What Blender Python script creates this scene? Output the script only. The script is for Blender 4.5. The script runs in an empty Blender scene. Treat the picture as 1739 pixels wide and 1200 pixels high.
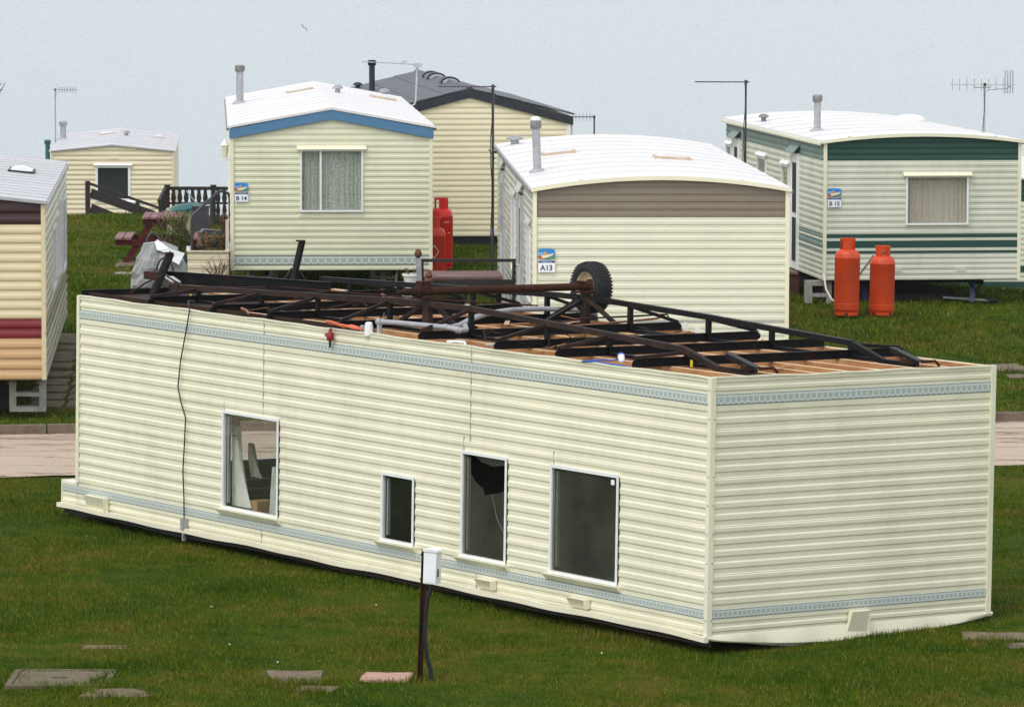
import bpy, bmesh, math, random
import numpy as np
from mathutils import Matrix, Vector
random.seed(7)
rng = np.random.default_rng(7)
R = math.radians
scene = bpy.context.scene
col = scene.collection

# ------------------------------------------------------------------ camera, sky, sun, exposure
cam = bpy.data.cameras.new('camera')
cam.sensor_fit = 'HORIZONTAL'
cam.sensor_width = 36.0
cam.lens = 36.0 * 7914.6 / 1739.0
cam.clip_start = 0.5
cam.clip_end = 30000
cam_o = bpy.data.objects.new('camera', cam)
col.objects.link(cam_o)
CAM_H = 5.85
cam_o.matrix_world = (Matrix.Translation((0, 0, CAM_H)) @ Matrix.Rotation(R(90) - 0.0892062, 4, 'X')
                      @ Matrix.Rotation(0.0022274, 4, 'Z'))
scene.camera = cam_o

SUN_EL, SUN_AZ = R(58), R(-146)      # azimuth from +Y towards +X: the sun stands behind the camera on the left
world = bpy.data.worlds.new('World')
scene.world = world
world.use_nodes = True
wn = world.node_tree
wn.nodes.clear()
sky = wn.nodes.new('ShaderNodeTexSky')
sky.sky_type = 'NISHITA'
sky.sun_disc = False
sky.sun_elevation = SUN_EL
sky.sun_rotation = SUN_AZ
sky.air_density = 1.4
sky.dust_density = 0.8
sky.ozone_density = 2.0
hs = wn.nodes.new('ShaderNodeHueSaturation')
hs.inputs['Saturation'].default_value = 0.27
bg = wn.nodes.new('ShaderNodeBackground')
bg.inputs['Strength'].default_value = 0.15
wo = wn.nodes.new('ShaderNodeOutputWorld')
wn.links.new(sky.outputs[0], hs.inputs['Color'])
wn.links.new(hs.outputs[0], bg.inputs['Color'])
wn.links.new(bg.outputs[0], wo.inputs['Surface'])

sun = bpy.data.lights.new('sun', 'SUN')
sun.energy = 0.8
sun.angle = R(24)
sun.color = (1.0, 0.96, 0.88)
sun_o = bpy.data.objects.new('sun', sun)
sd = Vector((math.sin(SUN_AZ) * math.cos(SUN_EL), math.cos(SUN_AZ) * math.cos(SUN_EL), math.sin(SUN_EL)))
sun_o.rotation_euler = sd.to_track_quat('Z', 'Y').to_euler()
sun_o.location = (-20, -10, 40)
col.objects.link(sun_o)

scene.view_settings.view_transform = 'Standard'
scene.view_settings.look = 'None'
scene.view_settings.exposure = 0.75
scene.view_settings.gamma = 1.0
scene.cycles.max_bounces = 8
scene.cycles.transparent_max_bounces = 12
scene.cycles.use_denoising = True
scene.cycles.denoising_prefilter = 'NONE'

# ------------------------------------------------------------------ mesh builder
class MB:
    def __init__(s):
        s.v, s.f = [], []
    def add(s, vs, fs):
        o = len(s.v)
        s.v += [tuple(p) for p in vs]
        s.f += [tuple(o + i for i in f) for f in fs]
        return s
    def box(s, x0, x1, y0, y1, z0, z1):
        return s.add([(x0, y0, z0), (x1, y0, z0), (x1, y1, z0), (x0, y1, z0), (x0, y0, z1), (x1, y0, z1), (x1, y1, z1), (x0, y1, z1)],
                     [(0, 3, 2, 1), (4, 5, 6, 7), (0, 1, 5, 4), (1, 2, 6, 5), (2, 3, 7, 6), (3, 0, 4, 7)])
    def bar(s, p, q, w, h, up=(0, 0, 1)):
        p, q, up = Vector(p), Vector(q), Vector(up)
        d = (q - p).normalized()
        a = d.cross(up)
        if a.length < 1e-4:
            a = d.cross(Vector((1, 0, 0)))
        a.normalize()
        b = a.cross(d).normalized()
        vs = []
        for c in (p, q):
            for i, j in ((-1, -1), (1, -1), (1, 1), (-1, 1)):
                vs.append(c + a * (i * w / 2) + b * (j * h / 2))
        return s.add(vs, [(3, 2, 1, 0), (4, 5, 6, 7), (0, 1, 5, 4), (1, 2, 6, 5), (2, 3, 7, 6), (3, 0, 4, 7)])
    def tube(s, pts, r, n=8, cap=True):
        pts = [Vector(p) for p in pts]
        rings = []
        prev = None
        for i, p in enumerate(pts):
            d = (pts[min(i + 1, len(pts) - 1)] - pts[max(i - 1, 0)]).normalized()
            if prev is None:
                a = d.cross(Vector((0, 0, 1)))
                if a.length < 1e-3:
                    a = d.cross(Vector((1, 0, 0)))
            else:
                a = prev - d * prev.dot(d)
            a.normalize()
            prev = a
            b = d.cross(a)
            rr = r[i] if isinstance(r, (list, tuple)) else r
            rings.append([p + (a * math.cos(2 * math.pi * k / n) + b * math.sin(2 * math.pi * k / n)) * rr for k in range(n)])
        vs = [v for ring in rings for v in ring]
        fs = []
        for i in range(len(rings) - 1):
            for k in range(n):
                k2 = (k + 1) % n
                fs.append((i * n + k, i * n + k2, (i + 1) * n + k2, (i + 1) * n + k))
        if cap:
            fs.append(tuple(range(n))[::-1])
            fs.append(tuple((len(rings) - 1) * n + k for k in range(n)))
        return s.add(vs, fs)
    def lathe(s, prof, n=20, c=(0, 0, 0), axis='z', cap=True):
        vs = []
        for r, t in prof:
            for k in range(n):
                a = 2 * math.pi * k / n
                x, y = r * math.cos(a), r * math.sin(a)
                p = (x, y, t) if axis == 'z' else ((t, x, y) if axis == 'x' else (y, t, x))
                vs.append((p[0] + c[0], p[1] + c[1], p[2] + c[2]))
        fs = []
        for i in range(len(prof) - 1):
            for k in range(n):
                k2 = (k + 1) % n
                fs.append((i * n + k, i * n + k2, (i + 1) * n + k2, (i + 1) * n + k))
        if cap:
            fs.append(tuple(range(n))[::-1])
            fs.append(tuple((len(prof) - 1) * n + k for k in range(n)))
        return s.add(vs, fs)
    def prism(s, poly, a0, a1, plane='xz'):
        n = len(poly)
        def P(p, a):
            return (p[0], a, p[1]) if plane == 'xz' else ((a, p[0], p[1]) if plane == 'yz' else (p[0], p[1], a))
        vs = [P(p, a0) for p in poly] + [P(p, a1) for p in poly]
        fs = [tuple(range(n)), tuple(range(n, 2 * n))[::-1]]
        for i in range(n):
            j = (i + 1) % n
            fs.append((i, i + n, j + n, j))
        return s.add(vs, fs)
    def mesh(s, name, mat, smooth=False):
        me = bpy.data.meshes.new(name)
        me.from_pydata(s.v, [], s.f)
        bm = bmesh.new()
        bm.from_mesh(me)
        bmesh.ops.recalc_face_normals(bm, faces=bm.faces)
        bm.to_mesh(me)
        bm.free()
        me.materials.append(mat)
        if smooth:
            me.polygons.foreach_set('use_smooth', [True] * len(me.polygons))
            try:
                me.set_sharp_from_angle(angle=R(42))
            except Exception:
                pass
        return me
    def build(s, name, mat, parent=None, loc=(0, 0, 0), rot=(0, 0, 0), smooth=False):
        return link(name, s.mesh(name, mat, smooth), parent, loc, rot)

def link(name, me, parent=None, loc=(0, 0, 0), rot=(0, 0, 0)):
    o = bpy.data.objects.new(name, me)
    col.objects.link(o)
    o.parent = parent
    o.location = loc
    o.rotation_euler = rot
    return o

def tag(o, label=None, cat=None, group=None, kind=None):
    if label: o['label'] = label
    if cat: o['category'] = cat
    if group: o['group'] = group
    if kind: o['kind'] = kind
    return o

def thing(name, label, cat, loc=(0, 0, 0), rz=0.0, group=None):
    o = link(name, None, None, loc, (0, 0, rz))
    return tag(o, label, cat, group)

def copy_tree(o, parent=None):
    c = o.copy()
    col.objects.link(c)
    c.parent = parent
    for ch in [x for x in bpy.data.objects if x.parent == o]:
        copy_tree(ch, c)
    return c

# ------------------------------------------------------------------ materials
class NT:
    def __init__(s, name):
        s.m = bpy.data.materials.new(name)
        s.m.use_nodes = True
        s.t = s.m.node_tree
        s.b = s.t.nodes['Principled BSDF']
        s.out = s.t.nodes['Material Output']
        s.tc = s.t.nodes.new('ShaderNodeTexCoord')
        s.geo = s.t.nodes.new('ShaderNodeNewGeometry')
    def n(s, typ, **k):
        x = s.t.nodes.new(typ)
        for a, v in k.items():
            setattr(x, a, v)
        return x
    def l(s, a, b):
        s.t.links.new(a, b)
    def val(s, sock, v):
        if hasattr(v, 'links'):
            s.l(v, sock)
        else:
            sock.default_value = v
    def math(s, op, a, b=0.0, c=None):
        x = s.n('ShaderNodeMath', operation=op)
        s.val(x.inputs[0], a)
        s.val(x.inputs[1], b)
        if c is not None:
            s.val(x.inputs[2], c)
        return x.outputs[0]
    def noise(s, vec, scale, detail=4.0, rough=0.55, stretch=None):
        if stretch:
            mp = s.n('ShaderNodeMapping')
            mp.inputs['Scale'].default_value = stretch
            s.l(vec, mp.inputs['Vector'])
            vec = mp.outputs[0]
        x = s.n('ShaderNodeTexNoise')
        x.inputs['Scale'].default_value = scale
        x.inputs['Detail'].default_value = detail
        x.inputs['Roughness'].default_value = rough
        s.l(vec, x.inputs['Vector'])
        return x.outputs['Fac']
    def ramp(s, fac, stops):
        x = s.n('ShaderNodeValToRGB')
        el = x.color_ramp.elements
        while len(el) < len(stops):
            el.new(0.5)
        for e, (p, c) in zip(el, stops):
            e.position = p
            e.color = (*c, 1) if len(c) == 3 else c
        s.l(fac, x.inputs['Fac'])
        return x.outputs['Color']
    def mix(s, fac, a, b, blend='MIX'):
        x = s.n('ShaderNodeMix', data_type='RGBA', blend_type=blend)
        s.val(x.inputs[0], fac)
        for i, v in ((6, a), (7, b)):
            if hasattr(v, 'links'):
                s.l(v, x.inputs[i])
            else:
                x.inputs[i].default_value = (*v, 1)
        return x.outputs[2]
    def bump(s, h, strength, dist):
        x = s.n('ShaderNodeBump')
        x.inputs['Strength'].default_value = strength
        x.inputs['Distance'].default_value = dist
        s.l(h, x.inputs['Height'])
        s.l(x.outputs[0], s.b.inputs['Normal'])
    def set(s, **k):
        for a, v in k.items():
            s.val(s.b.inputs[a.replace('_', ' ')], v if not isinstance(v, tuple) else (*v, 1))

def paint(name, c, rough=0.42, dirt=0.16, dirtc=(0.30, 0.29, 0.22), scale=1.6, spec=0.4, bmp=0.5):
    t = NT(name)
    pos = t.geo.outputs['Position']
    a = t.noise(pos, scale, 6, 0.62, (1.0, 1.0, 0.35))
    b = t.noise(pos, 11.0, 5, 0.6, (1.0, 1.0, 0.18))
    f = t.math('MULTIPLY', t.ramp(a, [(0.42, (0, 0, 0)), (0.72, (1, 1, 1))]), t.math('MULTIPLY', b, dirt * 2.0))
    spots = t.ramp(t.noise(pos, 26.0, 6, 0.75), [(0.66, (0, 0, 0)), (0.74, (1, 1, 1))])
    f = t.math('MAXIMUM', f, t.math('MULTIPLY', spots, dirt * 1.5))
    base = t.mix(t.noise(pos, 0.7, 2), tuple(x * 0.94 for x in c), tuple(min(1, x * 1.02) for x in c))
    t.l(t.mix(f, base, dirtc), t.b.inputs['Base Color'])
    t.set(Roughness=t.math('ADD', t.math('MULTIPLY', a, 0.25), rough - 0.12), Specular_IOR_Level=spec)
    h = t.math('ADD', t.math('MULTIPLY', t.noise(pos, 1.1, 3, 0.5), 3.0), t.noise(pos, 5.5, 3, 0.5, (1.0, 1.0, 0.6)))
    t.bump(h, bmp, 0.012)
    return t.m

def plain(name, c, rough=0.6, var=0.25, scale=9.0, metal=0.0, bump=0.0, spec=0.4):
    t = NT(name)
    pos = t.geo.outputs['Position']
    n = t.noise(pos, scale, 5, 0.6)
    lo, hi = tuple(x * (1 - var) for x in c), tuple(min(1, x * (1 + var)) for x in c)
    t.l(t.ramp(n, [(0.3, lo), (0.7, hi)]), t.b.inputs['Base Color'])
    t.set(Roughness=rough, Metallic=metal, Specular_IOR_Level=spec)
    if bump:
        t.bump(t.noise(pos, scale * 4, 4), bump, 0.01)
    return t.m

def steel(name, black, rust, amount, rough=0.55):
    t = NT(name)
    pos = t.geo.outputs['Position']
    n = t.noise(pos, 5.0, 8, 0.68)
    n2 = t.noise(pos, 45.0, 4, 0.6)
    f = t.ramp(t.math('ADD', t.math('MULTIPLY', n, 0.8), t.math('MULTIPLY', n2, 0.2)), [(0.62 - amount * 0.4, (0, 0, 0)), (0.75 - amount * 0.3, (1, 1, 1))])
    rc = t.mix(n2, tuple(x * 0.6 for x in rust), tuple(x * 1.4 for x in rust))
    t.l(t.mix(f, black, rc), t.b.inputs['Base Color'])
    t.set(Roughness=t.math('ADD', t.math('MULTIPLY', f, 0.35), rough - 0.1), Specular_IOR_Level=0.14)
    t.bump(n2, 0.35, 0.004)
    return t.m

def wood(name, a, b, rough=0.7):
    t = NT(name)
    pos = t.geo.outputs['Position']
    n = t.noise(pos, 3.0, 5, 0.6)
    g = t.noise(t.tc.outputs['Object'], 22.0, 5, 0.65, (0.12, 1.0, 1.0))
    f = t.math('ADD', t.math('MULTIPLY', n, 0.55), t.math('MULTIPLY', g, 0.45))
    t.l(t.ramp(f, [(0.30, tuple(x * 0.45 for x in a)), (0.46, a), (0.66, b)]), t.b.inputs['Base Color'])
    t.set(Roughness=rough, Specular_IOR_Level=0.25)
    t.bump(g, 0.3, 0.004)
    return t.m

M = {}
M['cream'] = paint('cream_aluminium', (0.80, 0.752, 0.560), 0.36, 0.20, bmp=0.45)
M['cream_b14'] = paint('pale_green_aluminium', (0.71, 0.69, 0.50), 0.42, 0.16)
M['cream_a13'] = paint('pale_cream_aluminium', (0.70, 0.69, 0.535), 0.40, 0.10)
M['cream_b15'] = paint('weathered_pale_aluminium', (0.63, 0.63, 0.515), 0.42, 0.30)
M['tan_d'] = paint('tan_vinyl', (0.83, 0.73, 0.50), 0.5, 0.06)
M['tan_h'] = paint('beige_aluminium', (0.72, 0.62, 0.43), 0.45, 0.10)
M['tan_e'] = paint('yellow_cream_aluminium', (0.62, 0.54, 0.335), 0.42, 0.12)
M['orange_e'] = paint('orange_tan_aluminium', (0.55, 0.34, 0.165), 0.42, 0.12)
M['side_e'] = paint('shaded_cream_aluminium', (0.42, 0.40, 0.30), 0.30, 0.5)  # dark reflections of the side wall put into the cream colour, plus streaky dirt
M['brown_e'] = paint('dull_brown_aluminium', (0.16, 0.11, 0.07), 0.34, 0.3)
M['maroon'] = paint('maroon_aluminium', (0.035, 0.010, 0.010), 0.4, 0.15, (0.08, 0.05, 0.04))
M['red_e'] = paint('red_aluminium', (0.17, 0.008, 0.012), 0.38, 0.15, (0.08, 0.03, 0.03))
M['taupe'] = paint('taupe_aluminium', (0.205, 0.17, 0.13), 0.45, 0.15)
M['green'] = paint('dark_green_aluminium', (0.012, 0.060, 0.045), 0.4, 0.12, (0.06, 0.09, 0.07))
M['green_side'] = paint('chalky_green_aluminium', (0.13, 0.20, 0.18), 0.5, 0.4, (0.35, 0.38, 0.34))
M['skyframe'] = plain('yellowed_skylight', (0.52, 0.40, 0.28), 0.5, 0.15)
M['a13_side'] = paint('grey_cream_aluminium', (0.47, 0.46, 0.38), 0.25, 0.5, (0.25, 0.20, 0.17), 1.6, 0.6)  # left wall: darker, greyer and glossier than the end wall
M['sky_dome'] = plain('milky_skylight_dome', (0.62, 0.60, 0.58), 0.25, 0.05)
M['blue'] = paint('blue_fascia', (0.075, 0.19, 0.33), 0.4, 0.15, (0.12, 0.16, 0.2))
M['trim'] = paint('cream_trim', (0.80, 0.765, 0.57), 0.4, 0.15)
M['white_frame'] = paint('white_aluminium', (0.82, 0.82, 0.80), 0.35, 0.12)
M['roof_white'] = paint('white_roof_sheet', (0.72, 0.69, 0.675), 0.5, 0.12, (0.50, 0.47, 0.45), 0.9, bmp=0.1)
M['seam'] = plain('roof_sealant', (0.55, 0.53, 0.52), 0.7, 0.15)
M['roof_grey'] = paint('grey_roof_sheet', (0.52, 0.51, 0.52), 0.5, 0.16, (0.35, 0.34, 0.33), 0.9, bmp=0.08)
M['roof_slate'] = paint('slate_tile_sheet', (0.045, 0.049, 0.062), 0.5, 0.2, (0.16, 0.15, 0.15), 2.0)
M['fascia_navy'] = plain('navy_fascia', (0.022, 0.026, 0.036), 0.5, 0.2)
M['flue_grey'] = plain('grey_flue', (0.36, 0.36, 0.37), 0.5, 0.15)
M['flue_cap'] = plain('flue_cap', (0.20, 0.19, 0.19), 0.55, 0.25)
M['black'] = plain('black_plastic', (0.014, 0.014, 0.015), 0.5, 0.2)
M['dark'] = plain('dark_underside', (0.018, 0.017, 0.016), 0.85, 0.3)
M['black_wood'] = plain('black_stained_timber', (0.024, 0.020, 0.018), 0.75, 0.35, 6)
M['red_wood'] = wood('dark_red_timber', (0.065, 0.008, 0.008), (0.10, 0.018, 0.017))
M['red_wood_top'] = wood('worn_red_planks', (0.20, 0.085, 0.085), (0.36, 0.22, 0.215))
M['deck_wood'] = wood('brown_red_decking', (0.17, 0.090, 0.075), (0.27, 0.165, 0.140))
M['joist'] = wood('pine_joist', (0.40, 0.185, 0.070), (0.58, 0.32, 0.14))
M['joist_edge'] = wood('pale_pine_edge', (0.66, 0.48, 0.30), (0.80, 0.66, 0.47))
M['ply'] = wood('damp_floor_board', (0.10, 0.052, 0.026), (0.17, 0.09, 0.045))
M['chassis'] = steel('black_chassis_steel', (0.007, 0.007, 0.008), (0.040, 0.018, 0.012), 0.22, 0.6)
M['chassis_rust'] = steel('rusting_chassis_steel', (0.013, 0.011, 0.011), (0.050, 0.027, 0.019), 0.55, 0.6)
M['rust'] = steel('rusty_axle_steel', (0.016, 0.009, 0.007), (0.052, 0.021, 0.012), 0.74, 0.75)
M['galv'] = plain('galvanised_steel', (0.34, 0.34, 0.35), 0.45, 0.25, 14, 0.3)
M['alu'] = plain('dull_aluminium', (0.50, 0.50, 0.51), 0.4, 0.15, 14, 0.5)
M['pole_dark'] = plain('dark_mast_steel', (0.06, 0.055, 0.06), 0.5, 0.25, 14, 0.3)
M['pvc_grey'] = plain('grey_plastic_pipe', (0.33, 0.33, 0.345), 0.45, 0.12)
M['pvc_white'] = plain('white_plastic', (0.80, 0.80, 0.77), 0.4, 0.08)
M['edge_brown'] = steel('dark_brown_underseal', (0.020, 0.012, 0.009), (0.055, 0.026, 0.016), 0.5, 0.7)
M['copper'] = plain('copper_pipe', (0.33, 0.13, 0.07), 0.4, 0.25, 12, 0.6)
M['hose'] = plain('orange_hose', (0.62, 0.13, 0.055), 0.5, 0.2)
M['tap_red'] = plain('red_gas_regulator', (0.26, 0.012, 0.016), 0.4, 0.2)
M['blue_plastic'] = plain('blue_plastic', (0.02, 0.09, 0.38), 0.4, 0.15)
M['yellow_tag'] = plain('yellow_tag', (0.75, 0.55, 0.03), 0.5, 0.1)
M['tyre'] = plain('tyre_rubber', (0.013, 0.013, 0.014), 0.75, 0.35, 20, 0, 0.4)
M['rim'] = steel('cream_wheel_rim', (0.66, 0.55, 0.38), (0.26, 0.11, 0.05), 0.12)
M['gas_orange'] = paint('orange_gas_bottle', (0.66, 0.060, 0.008), 0.45, 0.42, (0.16, 0.05, 0.035), 4)
M['gas_red'] = paint('red_gas_bottle', (0.70, 0.020, 0.012), 0.42, 0.35, (0.2, 0.03, 0.02), 3)
M['gas_dull'] = paint('dull_red_gas_bottle', (0.60, 0.038, 0.016), 0.5, 0.25, (0.2, 0.05, 0.03), 3)
M['concrete'] = plain('concrete', (0.30, 0.285, 0.25), 0.9, 0.25, 12, 0, 0.4)
M['slab'] = plain('mossy_paving', (0.130, 0.098, 0.050), 0.9, 0.45, 6, 0, 0.4)
M['slab_pink'] = plain('pink_paving', (0.42, 0.245, 0.19), 0.85, 0.16, 14, 0, 0.4)
M['slab_grey'] = plain('grey_paving', (0.150, 0.108, 0.066), 0.88, 0.40, 10, 0, 0.4)
M['lid_metal'] = plain('olive_manhole', (0.120, 0.096, 0.050), 0.85, 0.25, 9, 0, 0.3)
M['brick'] = plain('brown_brick', (0.085, 0.035, 0.026), 0.9, 0.35, 14, 0, 0.5)
M['teal'] = plain('teal_plastic', (0.032, 0.115, 0.112), 0.4, 0.18, 4)
M['beige_plastic'] = plain('beige_plastic', (0.38, 0.34, 0.23), 0.6, 0.1)
M['tarp'] = plain('grey_white_cover', (0.27, 0.27, 0.26), 0.42, 0.25, 5, 0, 0.3)
M['tarp_white'] = plain('white_torn_lining', (0.85, 0.85, 0.84), 0.5, 0.05)
M['navy_plastic'] = plain('navy_plastic', (0.012, 0.025, 0.085), 0.4, 0.2)
M['grey_plastic'] = plain('dark_grey_plastic', (0.050, 0.050, 0.060), 0.45, 0.2)
M['steady_blue'] = plain('blue_painted_steel', (0.006, 0.022, 0.065), 0.5, 0.2)
M['terracotta'] = plain('terracotta', (0.14, 0.055, 0.035), 0.8, 0.25)
M['net'] = plain('net_curtain', (0.80, 0.80, 0.72), 0.9, 0.08, 25)
M['net_lace'] = plain('lace_net_curtain', (0.50, 0.50, 0.44), 0.9, 0.45, 42)
M['drape'] = plain('pinkish_curtain', (0.62, 0.52, 0.45), 0.9, 0.08, 20)
M['lining'] = plain('interior_lining', (0.30, 0.27, 0.22), 0.8, 0.12)
M['lining_dark'] = plain('interior_dark', (0.07, 0.06, 0.05), 0.8, 0.2)
M['cardboard'] = plain('cardboard', (0.42, 0.27, 0.13), 0.85, 0.12)
M['gull'] = plain('gull_feathers', (0.48, 0.49, 0.52), 0.8, 0.1)
M['navy_ink'] = plain('navy_ink', (0.012, 0.02, 0.13), 0.5, 0.05)
M['sign_white'] = plain('sign_white', (0.84, 0.84, 0.86), 0.4, 0.03)
M['sign_blue'] = plain('sign_sky_blue', (0.03, 0.24, 0.60), 0.4, 0.2, 18)
M['sign_paleblue'] = plain('sign_pale_blue', (0.20, 0.48, 0.75), 0.4, 0.1)
M['sign_sun'] = plain('sign_sun_orange', (0.72, 0.30, 0.06), 0.4, 0.1)
M['sign_sand'] = plain('sign_sand', (0.82, 0.68, 0.38), 0.4, 0.1)
M['sign_red'] = plain('sign_red', (0.55, 0.07, 0.05), 0.4, 0.1)
M['sign_green'] = plain('sign_green', (0.06, 0.28, 0.15), 0.4, 0.15)
M['stem'] = plain('plant_stems', (0.17, 0.10, 0.06), 0.9, 0.4, 30)
M['leaf_green'] = plain('plant_leaves', (0.060, 0.100, 0.022), 0.7, 0.45, 12)
M['leaf_bright'] = plain('bright_leaves', (0.10, 0.135, 0.025), 0.7, 0.35, 12)
M['leaf_brown'] = plain('dry_leaves', (0.24, 0.12, 0.06), 0.85, 0.35, 12)
M['leaf_red'] = plain('dark_red_leaves', (0.10, 0.025, 0.02), 0.8, 0.35, 12)

def glass_mat(name, tint=(0.92, 0.94, 0.93), rough=0.02, dust=0.05):
    t = NT(name)
    t.t.nodes.remove(t.b)
    tr = t.n('ShaderNodeBsdfTransparent')
    tr.inputs[0].default_value = (*tint, 1)
    gl = t.n('ShaderNodeBsdfGlossy')
    gl.inputs['Roughness'].default_value = rough
    df = t.n('ShaderNodeBsdfDiffuse')
    df.inputs[0].default_value = (0.42, 0.41, 0.35, 1)
    dt = t.n('ShaderNodeVectorMath', operation='DOT_PRODUCT')
    t.l(t.geo.outputs['Normal'], dt.inputs[0])
    t.l(t.geo.outputs['Incoming'], dt.inputs[1])
    fres = t.math('ADD', 0.04, t.math('MULTIPLY', 0.96, t.math('POWER', t.math('SUBTRACT', 1.0, t.math('ABSOLUTE', dt.outputs['Value'])), 5.0)))
    m1 = t.n('ShaderNodeMixShader')
    t.l(fres, m1.inputs[0])
    t.l(tr.outputs[0], m1.inputs[1])
    t.l(gl.outputs[0], m1.inputs[2])
    m2 = t.n('ShaderNodeMixShader')
    n = t.noise(t.geo.outputs['Position'], 2.2, 4, 0.6)
    t.l(t.math('MULTIPLY', n, dust * 2), m2.inputs[0])
    t.l(m1.outputs[0], m2.inputs[1])
    t.l(df.outputs[0], m2.inputs[2])
    t.l(m2.outputs[0], t.out.inputs['Surface'])
    return t.m
M['glass'] = glass_mat('window_glass', dust=0.012)
M['glass_clear'] = glass_mat('clean_window_glass', (0.95, 0.96, 0.95), 0.01, 0.015)
M['glass_dusty'] = glass_mat('dusty_window_glass', (0.80, 0.80, 0.76), 0.04, 0.06)
M['mesh_dark'] = plain('dark_insect_mesh', (0.020, 0.021, 0.022), 0.8, 0.2)

def band_mat(name, pitch, h):
    """printed decorative strip: pale arches on grey blue between navy dashed lines (object x runs along it, z across)"""
    t = NT(name)
    sp = t.n('ShaderNodeSeparateXYZ')
    t.l(t.tc.outputs['Object'], sp.inputs[0])
    u = t.math('FRACT', t.math('DIVIDE', sp.outputs[0], pitch))
    v = t.math('DIVIDE', sp.outputs[2], h)
    cu = t.math('ABSOLUTE', t.math('SUBTRACT', u, 0.5))                        # 0 centre .. .5 edge
    line = t.math('MULTIPLY', t.math('GREATER_THAN', cu, 0.42), t.math('MULTIPLY', t.math('GREATER_THAN', v, 0.30), t.math('LESS_THAN', v, 0.72)))
    arch = t.math('LESS_THAN', t.math('ABSOLUTE', t.math('SUBTRACT', t.math('SUBTRACT', v, 0.08), t.math('MULTIPLY', cu, 0.50))), 0.055)
    scal = t.math('LESS_THAN', t.math('ABSOLUTE', t.math('SUBTRACT', v, 0.80)), 0.05)
    lat = t.math('MAXIMUM', t.math('MAXIMUM', line, arch), scal)
    dash = t.math('GREATER_THAN', t.math('FRACT', t.math('DIVIDE', sp.outputs[0], pitch * 0.45)), 0.22)
    edge = t.math('MULTIPLY', dash, t.math('GREATER_THAN', t.math('ABSOLUTE', t.math('SUBTRACT', v, 0.5)), 0.445))
    c = t.mix(lat, (0.37, 0.425, 0.40), (0.68, 0.69, 0.60))
    c = t.mix(t.math('GREATER_THAN', v, 0.74), c, t.mix(lat, (0.46, 0.52, 0.48), (0.64, 0.66, 0.58)))
    c = t.mix(edge, c, (0.09, 0.135, 0.19))
    t.l(c, t.b.inputs['Base Color'])
    t.set(Roughness=0.42)
    return t.m
M['band_big'] = band_mat('printed_band_wide', 0.061, 0.087)
M['band_small'] = band_mat('printed_band_narrow', 0.050, 0.070)
M['band_b14'] = band_mat('printed_band_pale', 0.11, 0.13)

def grass_mat(name, blade):
    t = NT(name)
    pos = t.geo.outputs['Position']
    big = t.noise(pos, 0.55, 5, 0.62)
    mid = t.noise(pos, 3.0, 5, 0.66)
    fine = t.noise(pos, 38.0, 3, 0.6)
    f = t.math('ADD', t.math('MULTIPLY', big, 0.50), t.math('MULTIPLY', mid, 0.50))
    k = 1.0 if blade else 0.70
    c = t.ramp(f, [(0.36, (0.034 * k, 0.080 * k, 0.003 * k)), (0.46, (0.064 * k, 0.112 * k, 0.005 * k)),
                   (0.54, (0.104 * k, 0.128 * k, 0.008 * k)), (0.63, (0.165 * k, 0.130 * k, 0.024 * k))])
    c = t.mix(t.ramp(fine, [(0.35, (0, 0, 0)), (0.7, (1, 1, 1))]), t.mix(0.45, c, (0.010, 0.018, 0.002)), c)
    dry = t.ramp(t.noise(pos, 7.0, 4, 0.7), [(0.56, (0, 0, 0)), (0.70, (1, 1, 1))])
    if blade:
        rpi = t.geo.outputs['Random Per Island']
        c = t.mix(t.math('MULTIPLY', t.math('GREATER_THAN', rpi, 0.93), 0.45), c, (0.17, 0.15, 0.045))
        c = t.mix(1.0, c, t.ramp(rpi, [(0.0, (0.55, 0.55, 0.55)), (0.6, (1.12, 1.12, 1.12)), (1.0, (1.9, 1.9, 1.9))]), 'MULTIPLY')
    c = t.mix(t.math('MULTIPLY', dry, 0.30), c, (0.17 * k, 0.125 * k, 0.035 * k))
    t.l(c, t.b.inputs['Base Color'])
    t.set(Roughness=0.85, Specular_IOR_Level=0.03)
    if not blade:
        t.bump(t.noise(pos, 26, 4), 0.7, 0.03)
    return t.m
M['ground'] = grass_mat('grass_ground', False)
M['blade'] = grass_mat('grass_blades', True)

def road_mat():
    t = NT('pink_concrete_road')
    pos = t.geo.outputs['Position']
    a = t.noise(pos, 1.1, 6, 0.6)
    sp = t.noise(pos, 40, 4, 0.7)
    c = t.mix(a, (0.42, 0.318, 0.232), (0.56, 0.455, 0.345))
    c = t.mix(t.ramp(sp, [(0.40, (0, 0, 0)), (0.62, (1, 1, 1))]), t.mix(0.25, c, (0.16, 0.10, 0.07)), c)
    crk = t.noise(pos, 0.9, 7, 0.62, (0.22, 1.6, 1.0))
    m = t.math('LESS_THAN', t.math('ABSOLUTE', t.math('SUBTRACT', crk, 0.5)), 0.010)
    c = t.mix(t.math('MULTIPLY', m, 0.8), c, (0.11, 0.05, 0.035))
    t.l(c, t.b.inputs['Base Color'])
    t.set(Roughness=0.85, Specular_IOR_Level=0.25)
    t.bump(sp, 0.3, 0.01)
    return t.m
M['road'] = road_mat()
M['kerb'] = plain('dirty_kerb', (0.155, 0.115, 0.085), 0.9, 0.3, 7, 0, 0.3)

def sea_mat():
    t = NT('sea_water')
    pos = t.geo.outputs['Position']
    t.set(Base_Color=(0.20, 0.24, 0.26), Roughness=0.25, IOR=1.33, Specular_IOR_Level=0.5)
    w = t.math('ADD', t.noise(pos, 0.12, 6, 0.65, (0.6, 1.0, 1.0)), t.math('MULTIPLY', t.noise(pos, 0.9, 4, 0.6), 0.3))
    t.bump(w, 0.42, 1.1)
    return t.m
M['sea'] = sea_mat()

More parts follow.
